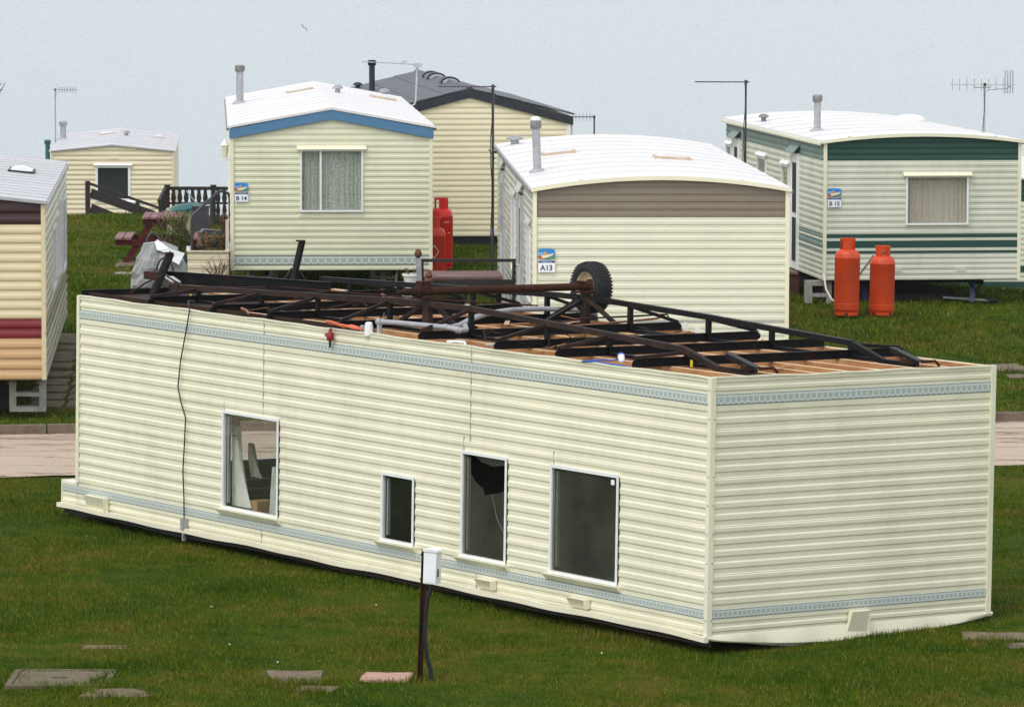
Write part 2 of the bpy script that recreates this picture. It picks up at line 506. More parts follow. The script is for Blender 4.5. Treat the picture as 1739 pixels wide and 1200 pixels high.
# ------------------------------------------------------------------ terrain
TP = [(-150, 7.0), (-30, 5.2), (0, 4.2), (12, 2.6), (25, 0.55), (32.5, -0.06), (36, -0.09), (49, -0.07), (50, -0.03), (57, 0.05), (59, 0.10), (64, 0.2),
      (70, 0.28), (93, 0.27), (97, -0.02), (104, -0.8), (116, -2.2), (130, -4.4), (138, -8), (150, -30), (175, -34)]
TPx, TPy = np.array([p[0] for p in TP]), np.array([p[1] for p in TP])
def road_near(x): return 50.43 + (x + 5.58) * 0.122
def road_far(x): return 54.70 + (x + 6.04) * 0.1434
def sm(t):
    t = np.clip(t, 0, 1)
    return t * t * (3 - 2 * t)
def terrain(x, y):
    x, y = np.asarray(x, float), np.asarray(y, float)
    z = np.interp(y, TPx, TPy)
    z = z - 0.80 * sm((x - 5.2) / 2.5) * sm((y - 74) / 5.0) * sm((110 - y) / 10)
    nz = 0.025 * np.sin(x * 1.7 + 0.6 * y) * np.sin(y * 1.3 - 0.4 * x) + 0.02 * np.sin(x * 0.7 + 1.3) * np.cos(y * 0.55)
    on = sm((y - road_near(x) + 0.05) / 0.15) * sm((road_far(x) + 0.12 - y) / 0.15)
    z = z + nz * (1 - sm((6 - np.abs(y - 53.2)) / 2.0))
    return z * (1 - on) + on * (-0.10)

def graded(lo, hi, a, b, fine, grow=1.35):
    out = list(np.arange(a, b + 1e-6, fine))
    s, p = fine, a
    left = []
    while p > lo:
        s *= grow
        p -= s
        left.append(max(p, lo))
    s, p = fine, out[-1]
    right = []
    while p < hi:
        s *= grow
        p += s
        right.append(min(p, hi))
    return np.array(left[::-1] + out + right)
gx, gy = graded(-400, 400, -14, 14, 0.28), graded(-300, 175, 30, 100, 0.22)
X, Y = np.meshgrid(gx, gy)
Z = terrain(X, Y)
gv = np.c_[X.ravel(), Y.ravel(), Z.ravel()]
nx, ny = len(gx), len(gy)
gi = np.arange((ny - 1) * (nx - 1))
r0 = (gi // (nx - 1)) * nx + gi % (nx - 1)
gf = np.c_[r0, r0 + 1, r0 + 1 + nx, r0 + nx]
def mesh_np(name, v, f, mat, smooth=True):
    me = bpy.data.meshes.new(name)
    k = f.shape[1]
    me.vertices.add(len(v))
    me.vertices.foreach_set('co', v.astype(np.float32).ravel())
    me.loops.add(f.size)
    me.loops.foreach_set('vertex_index', f.astype(np.int32).ravel())
    me.polygons.add(len(f))
    me.polygons.foreach_set('loop_start', (np.arange(len(f)) * k).astype(np.int32))
    me.polygons.foreach_set('loop_total', np.full(len(f), k, np.int32))
    me.update(calc_edges=True)
    me.validate()
    me.materials.append(mat)
    if smooth:
        me.polygons.foreach_set('use_smooth', np.ones(len(f), bool))
    return me
tag(link('ground', mesh_np('ground', gv, gf, M['ground'])), 'grassy ground of the caravan field falling away to the sea', kind='structure')

# sea
m = MB()
n = 48
ring = [(9000 * math.cos(2 * math.pi * k / n), 9000 * math.sin(2 * math.pi * k / n), -30.0) for k in range(n)]
m.add(ring, [tuple(range(n))])
tag(m.build('sea', M['sea']), 'pale grey sea behind the caravans', kind='structure')

# road and kerb
xs = np.arange(-40, 40.1, 0.5)
v, f = [], []
for i, x in enumerate(xs):
    jn, jf = 0.07 * math.sin(x * 2.3) + 0.05 * math.sin(x * 5.1 + 1), 0.0
    v += [(x, road_near(x) + jn, -0.020), (x, (road_near(x) + road_far(x)) / 2, 0.012), (x, road_far(x) + 0.02, -0.015)]
    if i:
        a = 3 * (i - 1)
        f += [(a, a + 3, a + 4, a + 1), (a + 1, a + 4, a + 5, a + 2)]
tag(MB().add(v, f).build('road', M['road']), 'pinkish concrete site road with dark cracks behind the overturned caravan', kind='structure')
kerb = tag(link('kerb', None), 'low weathered kerb along the far side of the road', kind='structure')
ks = MB().box(0, 0.905, 0, 0.12, -0.15, 0.095).mesh('kerb_stone', M['kerb'])
for i in range(-11, 11):
    x = i * 0.915
    link('kerb_stone', ks, kerb, (x, road_far(x) + 0.03, random.uniform(-0.008, 0.008)), (0, 0, math.atan(0.1434) + random.uniform(-0.006, 0.006)))

# ------------------------------------------------------------------ cladding
PROF = [(0.00, 0.000), (0.035, 0.0022), (0.115, 0.0068), (0.16, 0.0076), (0.50, 0.0074), (0.54, 0.0064), (0.60, 0.0010), (0.65, 0.000), (1.00, 0.000)]
PROF_LAP = [(0.00, 0.000), (0.05, 0.0045), (0.09, 0.0048), (0.12, 0.0030), (0.20, 0.0078), (0.24, 0.0085), (0.50, 0.0080), (0.58, 0.0048), (0.70, 0.0008), (0.80, 0.000), (1.00, 0.000)]
FLUTE = [(0.00, 0.000), (0.10, 0.012), (0.28, 0.016), (0.50, 0.014), (0.66, 0.006), (0.85, 0.001), (1.00, 0.000)]
FLUTE_LOW = [(t_, d_ * 0.55) for t_, d_ in FLUTE]
_cache = {}
def prof_clip(prof, a, b):
    pts = [p for p in prof if a < p[0] < b]
    g = lambda t: float(np.interp(t, [p[0] for p in prof], [p[1] for p in prof]))
    return [(a, g(a))] + pts + [(b, g(b))]
def board_mesh(length, pitch, a, b, inv, mat, prof, name='cladding_board'):
    key = (round(length, 3), round(pitch, 4), round(a, 3), round(b, 3), inv, mat.name, id(prof), name)
    if key in _cache:
        return _cache[key]
    pts = prof_clip(prof, a, b)
    pl = [((1 - t) * pitch if inv else t * pitch, -d) for t, d in pts]
    if inv:
        pl = pl[::-1]
    poly = [(d, z) for z, d in pl] + [(0.005, pl[-1][0]), (0.005, pl[0][0])]
    me = MB().prism(poly, 0, length, 'yz').mesh(name, mat)
    _cache[key] = me
    return me
def clad(parent, org, rz, length, z0, z1, pitch, mat, holes=(), inv=False, prof=PROF, span=None, name='cladding_board', lap=False):
    """courses of ribbed board on a wall: local x along the wall, outward -y; org/rz place it in the parent; holes = (x0,x1,z0,z1); mat may be f(z)"""
    n = max(1, round((z1 - z0) / pitch))
    p = (z1 - z0) / n
    ca, sa = math.cos(rz), math.sin(rz)
    for i in range(n):
        za, zb = z0 + i * p, z0 + (i + 1) * p
        mm = mat((za + zb) / 2) if callable(mat) else mat
        cuts = sorted({za, zb} | {h[k] for h in holes for k in (2, 3) if za + 0.004 < h[k] < zb - 0.004})
        for s0, s1 in zip(cuts[:-1], cuts[1:]):
            zc = (s0 + s1) / 2
            lo, hi = span(zc) if span else (0, length)
            segs = [(lo, hi)]
            for h in holes:
                if h[2] < zc < h[3]:
                    ns = []
                    for a, b in segs:
                        if h[1] <= a or h[0] >= b:
                            ns.append((a, b))
                        else:
                            if h[0] > a: ns.append((a, h[0]))
                            if h[1] < b: ns.append((h[1], b))
                    segs = ns
            t0, t1 = (s0 - za) / p, (s1 - za) / p
            if inv:
                t0, t1 = 1 - t1, 1 - t0
            for a, b in segs:
                if b - a < 0.02:
                    continue
                me = board_mesh(b - a, p, t0, t1, inv, mm, PROF_LAP if (lap and i % 4 == 2) else prof, name)
                link(name, me, parent, (org[0] + ca * a, org[1] + sa * a, org[2] + za), (0, 0, rz))

def window(parent, org, rz, x0, x1, z0, z1, frame=0.035, hp=0.055, glass='glass', mull=None, hood=True, inv=False, depth=0.03, curtain=None, back=None, hoodmat='trim'):
    """frame > pane, hood above (below when upside down), curtain behind the glass"""
    base = link('window', None, parent, org, (0, 0, rz))
    bm = MB()
    d0, d1 = -depth, 0.02
    bm.box(x0, x1, d0, d1, z0, z0 + frame).box(x0, x1, d0, d1, z1 - frame, z1)
    bm.box(x0, x0 + frame, d0 + 0.002, d1 - 0.002, z0 + frame, z1 - frame).box(x1 - frame, x1, d0 + 0.002, d1 - 0.002, z0 + frame, z1 - frame)
    if mull:
        bm.box(mull - frame / 2, mull + frame / 2, d0 + 0.004, d1 - 0.004, z0 + frame, z1 - frame)
    bm.build('frame', M['white_frame'], base)
    MB().box(x0 + frame * 0.7, x1 - frame * 0.7, -0.006, -0.001, z0 + frame * 0.7, z1 - frame * 0.7).build('pane', M[glass], base)
    if hood:
        zt = z0 if inv else z1
        s = -1 if inv else 1
        e = 0.045
        poly = [(0.0, zt + s * 0.055), (-0.012, zt + s * 0.055), (-depth - hp, zt + s * 0.006), (-depth - hp, zt + s * 0.0), (-depth, zt + s * 0.004), (0.0, zt + s * 0.02)]
        MB().prism(poly, x0 - e, x1 + e, 'yz').build('drip_hood', M[hoodmat], base)
    if curtain:
        N = 70
        vs, fs = [], []
        for i in range(N + 1):
            t = i / N
            x = x0 + frame + (x1 - x0 - 2 * frame) * t
            y = 0.055 + 0.011 * math.sin(t * 58 + 5 * math.sin(t * 7)) + 0.008 * math.sin(t * 131 + 3 * math.sin(t * 23)) * math.sin(t * 5)
            vs += [(x, y, z0 + 0.02), (x + 0.004 * math.sin(t * 31), y * 0.9 + 0.006, (z0 + z1) / 2), (x, 0.055 + (y - 0.055) * 0.7, z1 - 0.02)]
            if i:
                a = 3 * (i - 1)
                fs += [(a, a + 3, a + 4, a + 1), (a + 1, a + 4, a + 5, a + 2)]
        MB().add(vs, fs).build('curtain', M[curtain], base, smooth=True)
    if back:
        MB().box(x0 + frame * 0.6, x1 - frame * 0.6, 0.03, 0.036, z0 + frame * 0.6, z1 - frame * 0.6).build('backing', M[back], base)
    return base

def text_mesh(name, s, size, mat):
    cu = bpy.data.curves.new(name, 'FONT')
    cu.body = s
    cu.size = size
    cu.extrude = 0.0015
    cu.offset = size * 0.022
    cu.align_x = 'CENTER'
    cu.space_character = 1.0
    tmp = bpy.data.objects.new(name, cu)
    col.objects.link(tmp)
    dg = bpy.context.evaluated_depsgraph_get()
    me = bpy.data.meshes.new_from_object(tmp.evaluated_get(dg))
    bpy.data.objects.remove(tmp)
    bpy.data.curves.remove(cu)
    me.name = name
    me.materials.clear()
    me.materials.append(mat)
    return me

def site_sign(parent, x, z, number, y=-0.030):
    """holiday park plate: painted beach scene above, navy strip with a line of small white letters, number below; x, z top left corner"""
    s = link('site_sign', None, parent, (x, y, z), (0, 0, 0))
    w, hh = 0.205, 0.285
    MB().box(0, w, -0.003, 0.0, -hh, -0.172).box(0, w, -0.003, 0, -0.172, -0.146).build('number_plate', M['sign_white'], s)
    MB().prism([(0.012, 0), (0.09, 0.003), (0.19, -0.006), (w, -0.03), (w - 0.004, -0.118), (0.004, -0.120), (0, -0.03)], -0.004, 0, 'xz').build('emblem_sky', M['sign_blue'], s)
    MB().prism([(0.002, -0.048), (0.10, -0.052), (0.10, -0.068), (0.003, -0.072)], -0.0055, -0.004, 'xz').build('emblem_sea', M['sign_paleblue'], s)
    MB().prism([(0.082 + 0.024 * math.cos(a), -0.054 + 0.018 * math.sin(a)) for a in np.linspace(0, 2 * math.pi, 15)[:-1]], -0.007, -0.004, 'xz').build('emblem_sun', M['sign_sun'], s)
    MB().prism([(0.004, -0.082), (0.07, -0.078), (0.14, -0.066), (0.198, -0.050), (0.17, -0.082), (0.12, -0.104), (0.05, -0.118), (0.004, -0.119)], -0.0085, -0.004, 'xz').build('emblem_sand', M['sign_sand'], s)
    MB().prism([(0.004, -0.080), (0.030, -0.082), (0.048, -0.100), (0.040, -0.119), (0.004, -0.119)], -0.010, -0.004, 'xz').build('emblem_roof', M['sign_red'], s)
    MB().prism([(0.115, -0.119), (0.150, -0.098), (0.200, -0.088), (0.201, -0.117)], -0.010, -0.004, 'xz').build('emblem_grass', M['sign_green'], s)
    MB().box(0.002, w - 0.002, -0.0055, -0.003, -0.170, -0.148).build('navy_strip', M['navy_ink'], s)
    bm = MB()
    for k in range(9):
        bm.box(0.040 + k * 0.0145, 0.050 + k * 0.0145, -0.007, -0.0055, -0.164, -0.155)
    bm.build('strip_lettering', M['sign_paleblue'], s)
    link('lettering', text_mesh('lettering', number, 0.090, M['navy_ink']), s, (w * 0.49, -0.0045, -0.262), (R(90), 0, 0))
    return s

# ------------------------------------------------------------------ roofs and roof furniture
def roof_line(W, H, r, kind, over, k=13):
    if kind == 'gable':
        s = 2 * r / W
        return [(-over, H - s * over), (W / 2, H + r), (W + over, H - s * over)]
    out = []
    for i in range(k):
        t = -over / W + (1 + 2 * over / W) * i / (k - 1)
        out.append((t * W, H + r * (1 - (2 * t - 1) ** 2)))
    return out
def roof_z(W, H, r, kind, x):
    t = x / W
    return H + (r * (1 - abs(2 * t - 1)) if kind == 'gable' else r * (1 - (2 * t - 1) ** 2))
def roof(parent, W, L, H, r, kind, mat, sheet=1.2, over=0.05, y0=-0.05, y1=None, th=0.035):
    ln = roof_line(W, H, r, kind, over)
    y1 = L + 0.05 if y1 is None else y1
    n = max(1, round((y1 - y0) / sheet))
    d = (y1 - y0) / n
    root = link('roof', None, parent)
    vs, fs = [], []
    k = len(ln)
    for (yy, dz) in ((0.0, 0.0), (d - 0.03, 0.0), (d - 0.03, 0.010), (d - 0.002, 0.010)):
        for x, z in ln:
            vs.append((x, yy, z + th + dz))
    for (yy, dz) in ((0.0, 0.0), (d - 0.002, 0.0)):
        for x, z in ln:
            vs.append((x, yy, z + dz))
    for a in range(3):
        for i in range(k - 1):
            fs.append((a * k + i, a * k + i + 1, (a + 1) * k + i + 1, (a + 1) * k + i))
    b = 4 * k
    for i in range(k - 1):
        fs.append((b + i, b + i + 1, b + k + i + 1, b + k + i))
        fs.append((i, b + i, b + i + 1, i + 1))
        fs.append((3 * k + i, 3 * k + i + 1, b + k + i + 1, b + k + i))
    fs.append((0, k, 2 * k, 3 * k, b + k, b))
    e = k - 1
    fs.append((e, b + e, b + k + e, 3 * k + e, 2 * k + e, k + e))
    me = MB().add(vs, fs).mesh('roof_sheet', M[mat])
    for i in range(n):
        link('roof_sheet', me, root, (0, y0 + i * d, random.uniform(0, 0.003)))
        if i:
            MB().add([(x, yy, z + th + 0.0135 + dz) for dz in (0.0,) for yy in (-0.028, 0.004) for x, z in ln], [(j, j + 1, k + j + 1, k + j) for j in range(k - 1)]).build('seam_sealant', M['seam'], root, (0, y0 + i * d, 0))
    return root
def flue(parent, x, y, z, h, r=0.055, body='flue_grey', cap='flue_cap', lean=0.0, collar=True):
    f = link('flue', None, parent, (x, y, z), (0, lean, 0))
    MB().lathe([(r, -0.1), (r, h)], 14).build('pipe', M[body], f, smooth=True)
    if collar:
        MB().lathe([(r * 2.1, -0.04), (r * 2.1, 0.012), (r * 1.15, 0.05)], 14).build('collar', M[body], f, smooth=True)
    MB().lathe([(r * 1.25, h - 0.10), (r * 1.4, h - 0.085), (r * 1.4, h - 0.01), (r * 1.1, h + 0.008)], 14).build('cap', M[cap], f, smooth=True)
    return f
def mushroom(parent, x, y, z, r=0.06, mat='galv'):
    f = link('roof_vent', None, parent, (x, y, z))
    MB().lathe([(r * 0.6, -0.05), (r * 0.6, 0.07)], 12).build('stem', M[mat], f, smooth=True)
    MB().lathe([(r * 1.25, 0.07), (r * 1.2, 0.095), (r * 0.7, 0.125), (0.004, 0.132)], 14).build('cap', M[mat], f, smooth=True)
def skylight(parent, x0, x1, y, z0, z1, w=0.34, mat='skyframe'):
    f = link('skylight', None, parent)
    d = Vector((x1 - x0, 0, z1 - z0))
    a, b = Vector((x0, y, z0)), Vector((x1, y, z1))
    mid = (a + b) / 2
    MB().bar(a + Vector((0, 0, 0.012)), b + Vector((0, 0, 0.012)), w, 0.05).build('frame', M[mat], f)
    bm = MB()
    up = Vector((0, 0, 1))
    N = 8
    vs, fs = [], []
    for i in range(N + 1):
        t = i / N
        for j in range(7):
            s = j / 6
            hgt = 0.030 + 0.055 * (math.sin(math.pi * t) * math.sin(math.pi * s)) ** 0.5
            p = a.lerp(b, 0.06 + 0.88 * t) + Vector((0, (s - 0.5) * w * 0.86, hgt))
            vs.append(p)
    for i in range(N):
        for j in range(6):
            fs.append((i * 7 + j, i * 7 + j + 1, (i + 1) * 7 + j + 1, (i + 1) * 7 + j))
    bm.add(vs, fs).build('dome', M['sky_dome'], f, smooth=True)

def caravan_core(parent, W, L, H, r, kind, inset=0.10, mat='lining_dark', name='wall_core', gable='trim'):
    gl_ = roof_line(W - 0.04, H, r, kind, 0, 13)
    MB().prism([(0.02, H - 0.14)] + [(x + 0.02, z + 0.004) for x, z in gl_] + [(W - 0.02, H - 0.14)], 0.007, 0.028, 'xz').build('gable_panel', M[gable], parent)
    ln = roof_line(W - 2 * 0.012, H, r, kind, 0, 13)
    poly = [(0.012, 0)] + [(x + 0.012, z - 0.004) for x, z in ln] + [(W - 0.012, 0)]
    MB().prism(poly, inset, L - 0.012, 'xz').build(name, M[mat], parent)
def corner(parent, x, y, z0, z1, mat='trim', w=0.05):
    MB().box(x - w / 2, x + w / 2, y - 0.026, y + 0.03, z0, z1).build('corner_trim', M[mat], parent)
def gable_span(W, H, r, kind, m=0.02):
    def f(z):
        if z <= H:
            return (m, W - m)
        t = (z - H) / r
        if t >= 0.98:
            return (W / 2, W / 2)
        k = (W / 2) * (1 - t) if kind == 'gable' else (W / 2) * math.sqrt(1 - t)
        return (max(m, W / 2 - k), min(W - m, W / 2 + k))
    return f

# ================================================================== the overturned caravan
# local frame: x = -(distance from the near corner along the long side), y = across, z = up; z = 0 is the (upturned) floor level
FL = 10.6
FW = 3.05
F = link('overturned_caravan', None)
tag(F, 'cream static caravan lying upside down on the grass with its rusty chassis exposed', 'caravan')
F.matrix_world = Matrix.Translation((1.659, 38.422, 2.210)) @ Matrix.Rotation(-0.9639, 4, 'Z') @ Matrix.Rotation(-0.016, 4, 'X')
def P(l, w, h):
    return (-l, w, h)
wins = [(2.83, 3.86, -1.873, -0.918), (5.645, 6.19, -1.886, -1.247), (6.945, 7.663, -1.885, -0.930), (8.323, 9.335, -1.878, -0.925)]
BAND1, BAND2 = (-0.224, -0.137), (-2.008, -1.938)
# near long wall
side = link('side_wall', None, F)
end = link('end_wall', None, F)
for par, org, rz, ln, holes in ((side, (-FL, 0, 0), 0.0, FL, wins), (end, (0, 0, 0), R(90), FW, ())):
    clad(par, org, rz, ln, BAND1[1], 0.0, 0.07, M['cream'], inv=True)
    clad(par, org, rz, ln, BAND2[1], BAND1[0], 0.101, M['cream'], holes, inv=True, lap=True)
    clad(par, org, rz, ln, -2.15, BAND2[0], 0.072, M['cream'], inv=True)
    for (b0, b1), mm in ((BAND1, 'band_big'), (BAND2, 'band_small')):
        MB().box(0, ln, -0.012, 0.004, 0.0, b1 - b0).build('printed_band', M[mm], par, (org[0], org[1], b0), (0, 0, rz))
# seams between the cladding sheets (thin overlapping joint strips)
for xx, z0, z1 in ((FL - 7.035, -0.90, 0.0), (FL - 3.53, -0.85, 0.0), (FL - 7.04, -2.14, -1.90), (FL - 3.4, -2.14, -1.9), (FL - 7.75, -0.918, -0.84), (FL - 3.63, -0.93, -0.80), (FL - 2.24, -0.925, -0.81)):
    MB().box(xx - 0.0022, xx + 0.0022, -0.0108, -0.002, z0, z1).build('sheet_joint', M['flue_grey'], side, (-FL, 0, 0))
# rolled edge along the upturned floor, slightly uneven
def wavy_strip(name, parent, org, rz, length, zf, yf, h, d, mat, N=60):
    vs, fs = [], []
    for i in range(N + 1):
        t = i / N
        x = t * length
        z, y = zf(t), yf(t)
        vs += [(x, y - d, z), (x, y - d, z + h), (x, y + 0.012, z + h), (x, y + 0.012, z)]
        if i:
            a = 4 * (i - 1)
            for k in range(4):
                k2 = (k + 1) % 4
                fs.append((a + k, a + k2, a + 4 + k2, a + 4 + k))
    fs += [(0, 1, 2, 3), (4 * N + 3, 4 * N + 2, 4 * N + 1, 4 * N)]
    return MB().add(vs, fs).build(name, mat, parent, org, (0, 0, rz), smooth=True)
wv = lambda t: 0.004 * math.sin(t * 41) + 0.003 * math.sin(t * 97 + 1)
wavy_strip('edge_trim', side, (-FL, 0, 0), 0, FL, lambda t: -0.006 + wv(t), lambda t: 0.004 * math.sin(t * 50), 0.014, 0.016, M['trim'])
wavy_strip('edge_trim', end, (0, 0, 0), R(90), FW, lambda t: -0.006 + wv(t * 0.3), lambda t: 0.003 * math.sin(t * 20), 0.014, 0.016, M['trim'], 30)
# crumpled eaves flange at the bottom
fl = wavy_strip('eaves_flange', side, (-FL - 0.36, 0, 0), 0, FL + 0.40, lambda t: -2.180 + 0.005 * math.sin(t * 23) + 0.004 * math.sin(t * 61) - 0.010 * t, lambda t: -0.018 - 0.014 * math.sin(t * 17) ** 2, 0.045, 0.030, M['cream'], 110)
wavy_strip('roof_edge_rail', side, (-FL - 0.30, 0, 0), 0, FL + 0.31, lambda t: -2.235 + 0.010 * math.sin(t * 23), lambda t: 0.02, 0.040, 0.010, M['dark'], 60)
wavy_strip('roof_lip', side, (-FL + 3.0, 0, 0), 0, FL - 2.98, lambda t: -2.222 + 0.008 * math.sin(t * 12), lambda t: -0.01, 0.018, 0.012, M['chassis_rust'], 60)
vs, fs = [], []
N = 50
for i in range(N + 1):
    t = i / N
    x = t * (FW + 0.06) - 0.015
    sag = 0.105 * math.sin(math.pi * min(1, t * 1.02)) ** 0.8
    out = 0.022 + 0.018 * math.sin(math.pi * t) + 0.008 * math.sin(t * 31)
    vs += [(x, -0.012, -2.142), (x, -0.016 - out * 0.35, -2.155 - sag * 0.5), (x, -out, -2.170 - sag), (x, -out + 0.012, -2.182 - sag), (x, 0.01, -2.170 - sag * 0.4)]
    if i:
        a = 5 * (i - 1)
        for k in range(4):
            fs.append((a + k, a + k + 1, a + 6 + k, a + 5 + k))
MB().add(vs, fs).build('eaves_flange', M['cream'], end, (0, 0, 0), (0, 0, R(90)), smooth=True)
MB().box(0.05, FW - 0.02, 0.012, 0.025, -2.17, -2.10).build('eaves_backing', M['dark'], end, (0, 0, 0), (0, 0, R(90)))
# corner trims with screw heads
for (x, y) in ((0.006, -0.006), (0.006, FW + 0.006), (-FL - 0.006, -0.006)):
    sgn = 1 if x > 0 else -1
    z_lo = -2.15 if x > 0 else -1.90
    MB().prism([(x - 0.034 * sgn, y - 0.016), (x + 0.014 * sgn, y - 0.016), (x + 0.016 * sgn, y + 0.034), (x - 0.006 * sgn, y + 0.034), (x - 0.006 * sgn, y - 0.002), (x - 0.034 * sgn, y - 0.002)] if y < 1 else
               [(x - 0.006, y - 0.036), (x + 0.016, y - 0.036), (x + 0.014, y + 0.016), (x - 0.03, y + 0.016), (x - 0.03, y), (x - 0.006, y)], z_lo, 0.004, 'xy').build('corner_trim', M['trim'], F)
bm = MB()
for k in range(9):
    bm.lathe([(0.006, -0.003), (0.006, 0.003)], 8, (0.0, -0.024, -0.1 - 0.24 * k), 'y')
    bm.lathe([(0.006, -0.003), (0.006, 0.003)], 8, (0.024, 0.018, -0.1 - 0.24 * k), 'x')
bm.build('trim_screws', M['galv'], F)
# box that juts out at the roof end
jut = link('front_cap', None, F)
clad(jut, (-FL - 0.31, 0, 0), 0, 0.30, -2.15, BAND2[0], 0.072, M['cream'], inv=True)
MB().box(0, 0.31, -0.012, 0.004, 0, 0.070).build('printed_band', M['band_small'], jut, (-FL - 0.31, 0, BAND2[0]))
MB().box(0, 0.31, -0.014, 0.004, 0.0, 0.032).build('cap_rim', M['cream'], jut, (-FL - 0.31, 0, BAND2[1]))
MB().box(-FL - 0.32, -FL - 0.30, -0.016, FW, -2.15, -1.895).build('cap_front', M['cream'], jut)
MB().box(-FL - 0.30, -FL - 0.004, 0.006, FW, -1.915, -1.905).build('cap_ledge', M['white_frame'], jut)
# inner linings and hidden walls (real room behind the windows)
bm = MB()
cuts = [0.02] + [w for q in wins for w in q[:2]] + [FL - 0.02]
for a, b in zip(cuts[0::2], cuts[1::2]):
    bm.box(a, b, 0.010, 0.045, -2.14, -0.02)
for x0, x1, z0, z1 in wins:
    bm.box(x0, x1, 0.010, 0.045, -2.14, z0).box(x0, x1, 0.010, 0.045, z1, -0.02)
bm.build('inner_lining', M['lining'], side, (-FL, 0, 0))
MB().box(0.04, FW - 0.03, 0.010, 0.045, -2.12, -0.02).build('inner_lining', M['lining'], end, (0, 0, 0), (0, 0, R(90)))
clad(link('back_wall', None, F), (0, FW, 0), R(180), FL, -2.15, 0.0, 0.43, M['cream'], inv=True)
MB().box(-FL + 0.03, -0.03, FW - 0.04, FW - 0.008, -2.12, -0.02).build('back_lining', M['lining'], F)
fr = link('front_wall', None, F)
fwz0, fwz1, fw0, fw1 = -1.795, -0.85, 0.50, 2.62
MB().box(-FL - 0.004, -FL + 0.03, 0.02, fw0, -2.14, -0.01).box(-FL - 0.004, -FL + 0.03, fw1, FW - 0.02, -2.14, -0.01).box(-FL - 0.004, -FL + 0.03, fw0, fw1, -2.14, fwz0).box(-FL - 0.004, -FL + 0.03, fw0, fw1, fwz1, -0.01).build('cladding_panel', M['cream'], fr)
window(F, (-FL, FW, 0), R(-90), FW - fw1, FW - fw0, fwz0, fwz1, glass='glass_clear', hood=False, mull=None)
MB().box(-FL + 0.02, -0.02, 0.03, FW - 0.02, -0.098, -0.080).build('floor_panel', M['ply'], F)
MB().box(-FL + 0.03, -0.03, 0.05, FW - 0.05, -2.165, -2.145).build('ceiling_panel', M['lining_dark'], F)
# curved roof under it all, pressed into the turf
ln = [(0.03 + (FW - 0.06) * k / 10, -2.172 - 0.15 * (1 - (2 * k / 10 - 1) ** 2)) for k in range(11)]
MB().prism(ln, -FL - 0.25, 0.02 - 0.03, 'yz').build('roof', M['roof_grey'], F)
# unseen partitions added to keep the right-hand windows dark
for l_ in (5.75, 4.0, 2.6):
    MB().box(-l_ - 0.02, -l_ + 0.02, 0.05, FW - 0.05, -2.14, -0.1).build('added_partition', M['lining_dark'], F)
# windows
gl = ['glass_clear', 'glass', None, 'glass_dusty']
for (x0, x1, z0, z1), g in zip(wins, gl):
    w = window(F, (-FL, 0, 0), 0, x0, x1, z0, z1, frame=0.028, glass=g or 'glass', hood=True, inv=True, depth=0.022, hp=0.04)
    MB().box(x1 + 0.001, x1 + 0.005, -0.014, -0.002, z0 + 0.01, z1 - 0.02).build('rubber_seal', M['black'], w)
    MB().box(x0 + 0.05, x0 + 0.075, 0.015, 0.04, z0 + 0.06, z1 - 0.06).build('stay_rail', M['alu'], w)
    if g is None:                               # broken pane: a big bite out of the upper part
        old = [c for c in bpy.data.objects if c.parent == w and c.name.startswith('pane')][0]
        bpy.data.objects.remove(old)
        a, b, c, d = x0 + 0.026, x1 - 0.026, z0 + 0.026, z1 - 0.026
        W_, H_ = b - a, d - c
        pl = [(a, c), (b, c), (b, c + 0.70 * H_), (a + 0.86 * W_, c + 0.665 * H_), (a + 0.62 * W_, c + 0.635 * H_), (a + 0.50 * W_, c + 0.615 * H_), (a + 0.47 * W_, c + 0.68 * H_),
              (a + 0.28 * W_, c + 0.735 * H_), (a + 0.16 * W_, c + 0.82 * H_), (a + 0.13 * W_, c + 0.95 * H_), (a + 0.10 * W_, d), (a, d)]
        MB().prism(pl, -0.006, -0.001, 'xz').build('pane', M['glass_dusty'], w)
        MB().prism([(a + 0.24 * W_, d), (a + 0.42 * W_, d - 0.06 * H_), (a + 0.70 * W_, d - 0.085 * H_), (b, d - 0.055 * H_), (b, d)], -0.006, -0.001, 'xz').build('pane_shard', M['glass_dusty'], w)
        MB().prism([(a + 0.68 * W_, c + 0.64 * H_), (a + 0.80 * W_, c + 0.42 * H_), (a + 0.99 * W_, c + 0.26 * H_), (a + 0.990 * W_, c + 0.259 * H_), (a + 0.797 * W_, c + 0.418 * H_), (a + 0.679 * W_, c + 0.64 * H_)], -0.008, -0.006, 'xz').build('crack', M['flue_grey'], w)
MB().box(9.215, 9.262, -0.010, -0.0065, -1.02, -0.975).build('window_sticker', M['sign_white'], side, (-FL, 0, 0))
# drooping curtains and jumble behind the left window
def drape(name, x0, x1, z0, z1, y0, mat, taper, lean=0.0, N=36):
    vs, fs = [], []
    for j in range(9):
        s = j / 8
        for i in range(N + 1):
            t = i / N
            xa, xb = x0 + taper * s * 0.2, x1 - taper * (1 - (1 - s) ** 2)
            x = xa + (xb - xa) * t + lean * s
            y = y0 + 0.022 * math.sin(t * 34 + s * 2) * (0.6 + 0.4 * s) + 0.012 * math.sin(t * 71 + 3 * s)
            vs.append((x, y, z0 + (z1 - z0) * s))
    n1 = N + 1
    for j in range(8):
        for i in range(N):
            a = j * n1 + i
            fs.append((a, a + 1, a + 1 + n1, a + n1))
    return MB().add(vs, fs).build(name, M[mat], F, (-FL, 0, 0), smooth=True)
drape('curtain', 2.80, 3.14, -1.85, -1.08, 0.12, 'net', 0.20, 0.0, 64)
drape('curtain', 2.78, 2.92, -1.85, -1.00, 0.15, 'drape', 0.05, -0.01)
drape('curtain', 3.55, 3.715, -1.86, -1.40, 0.09, 'net', 0.02, 0.05, 40)
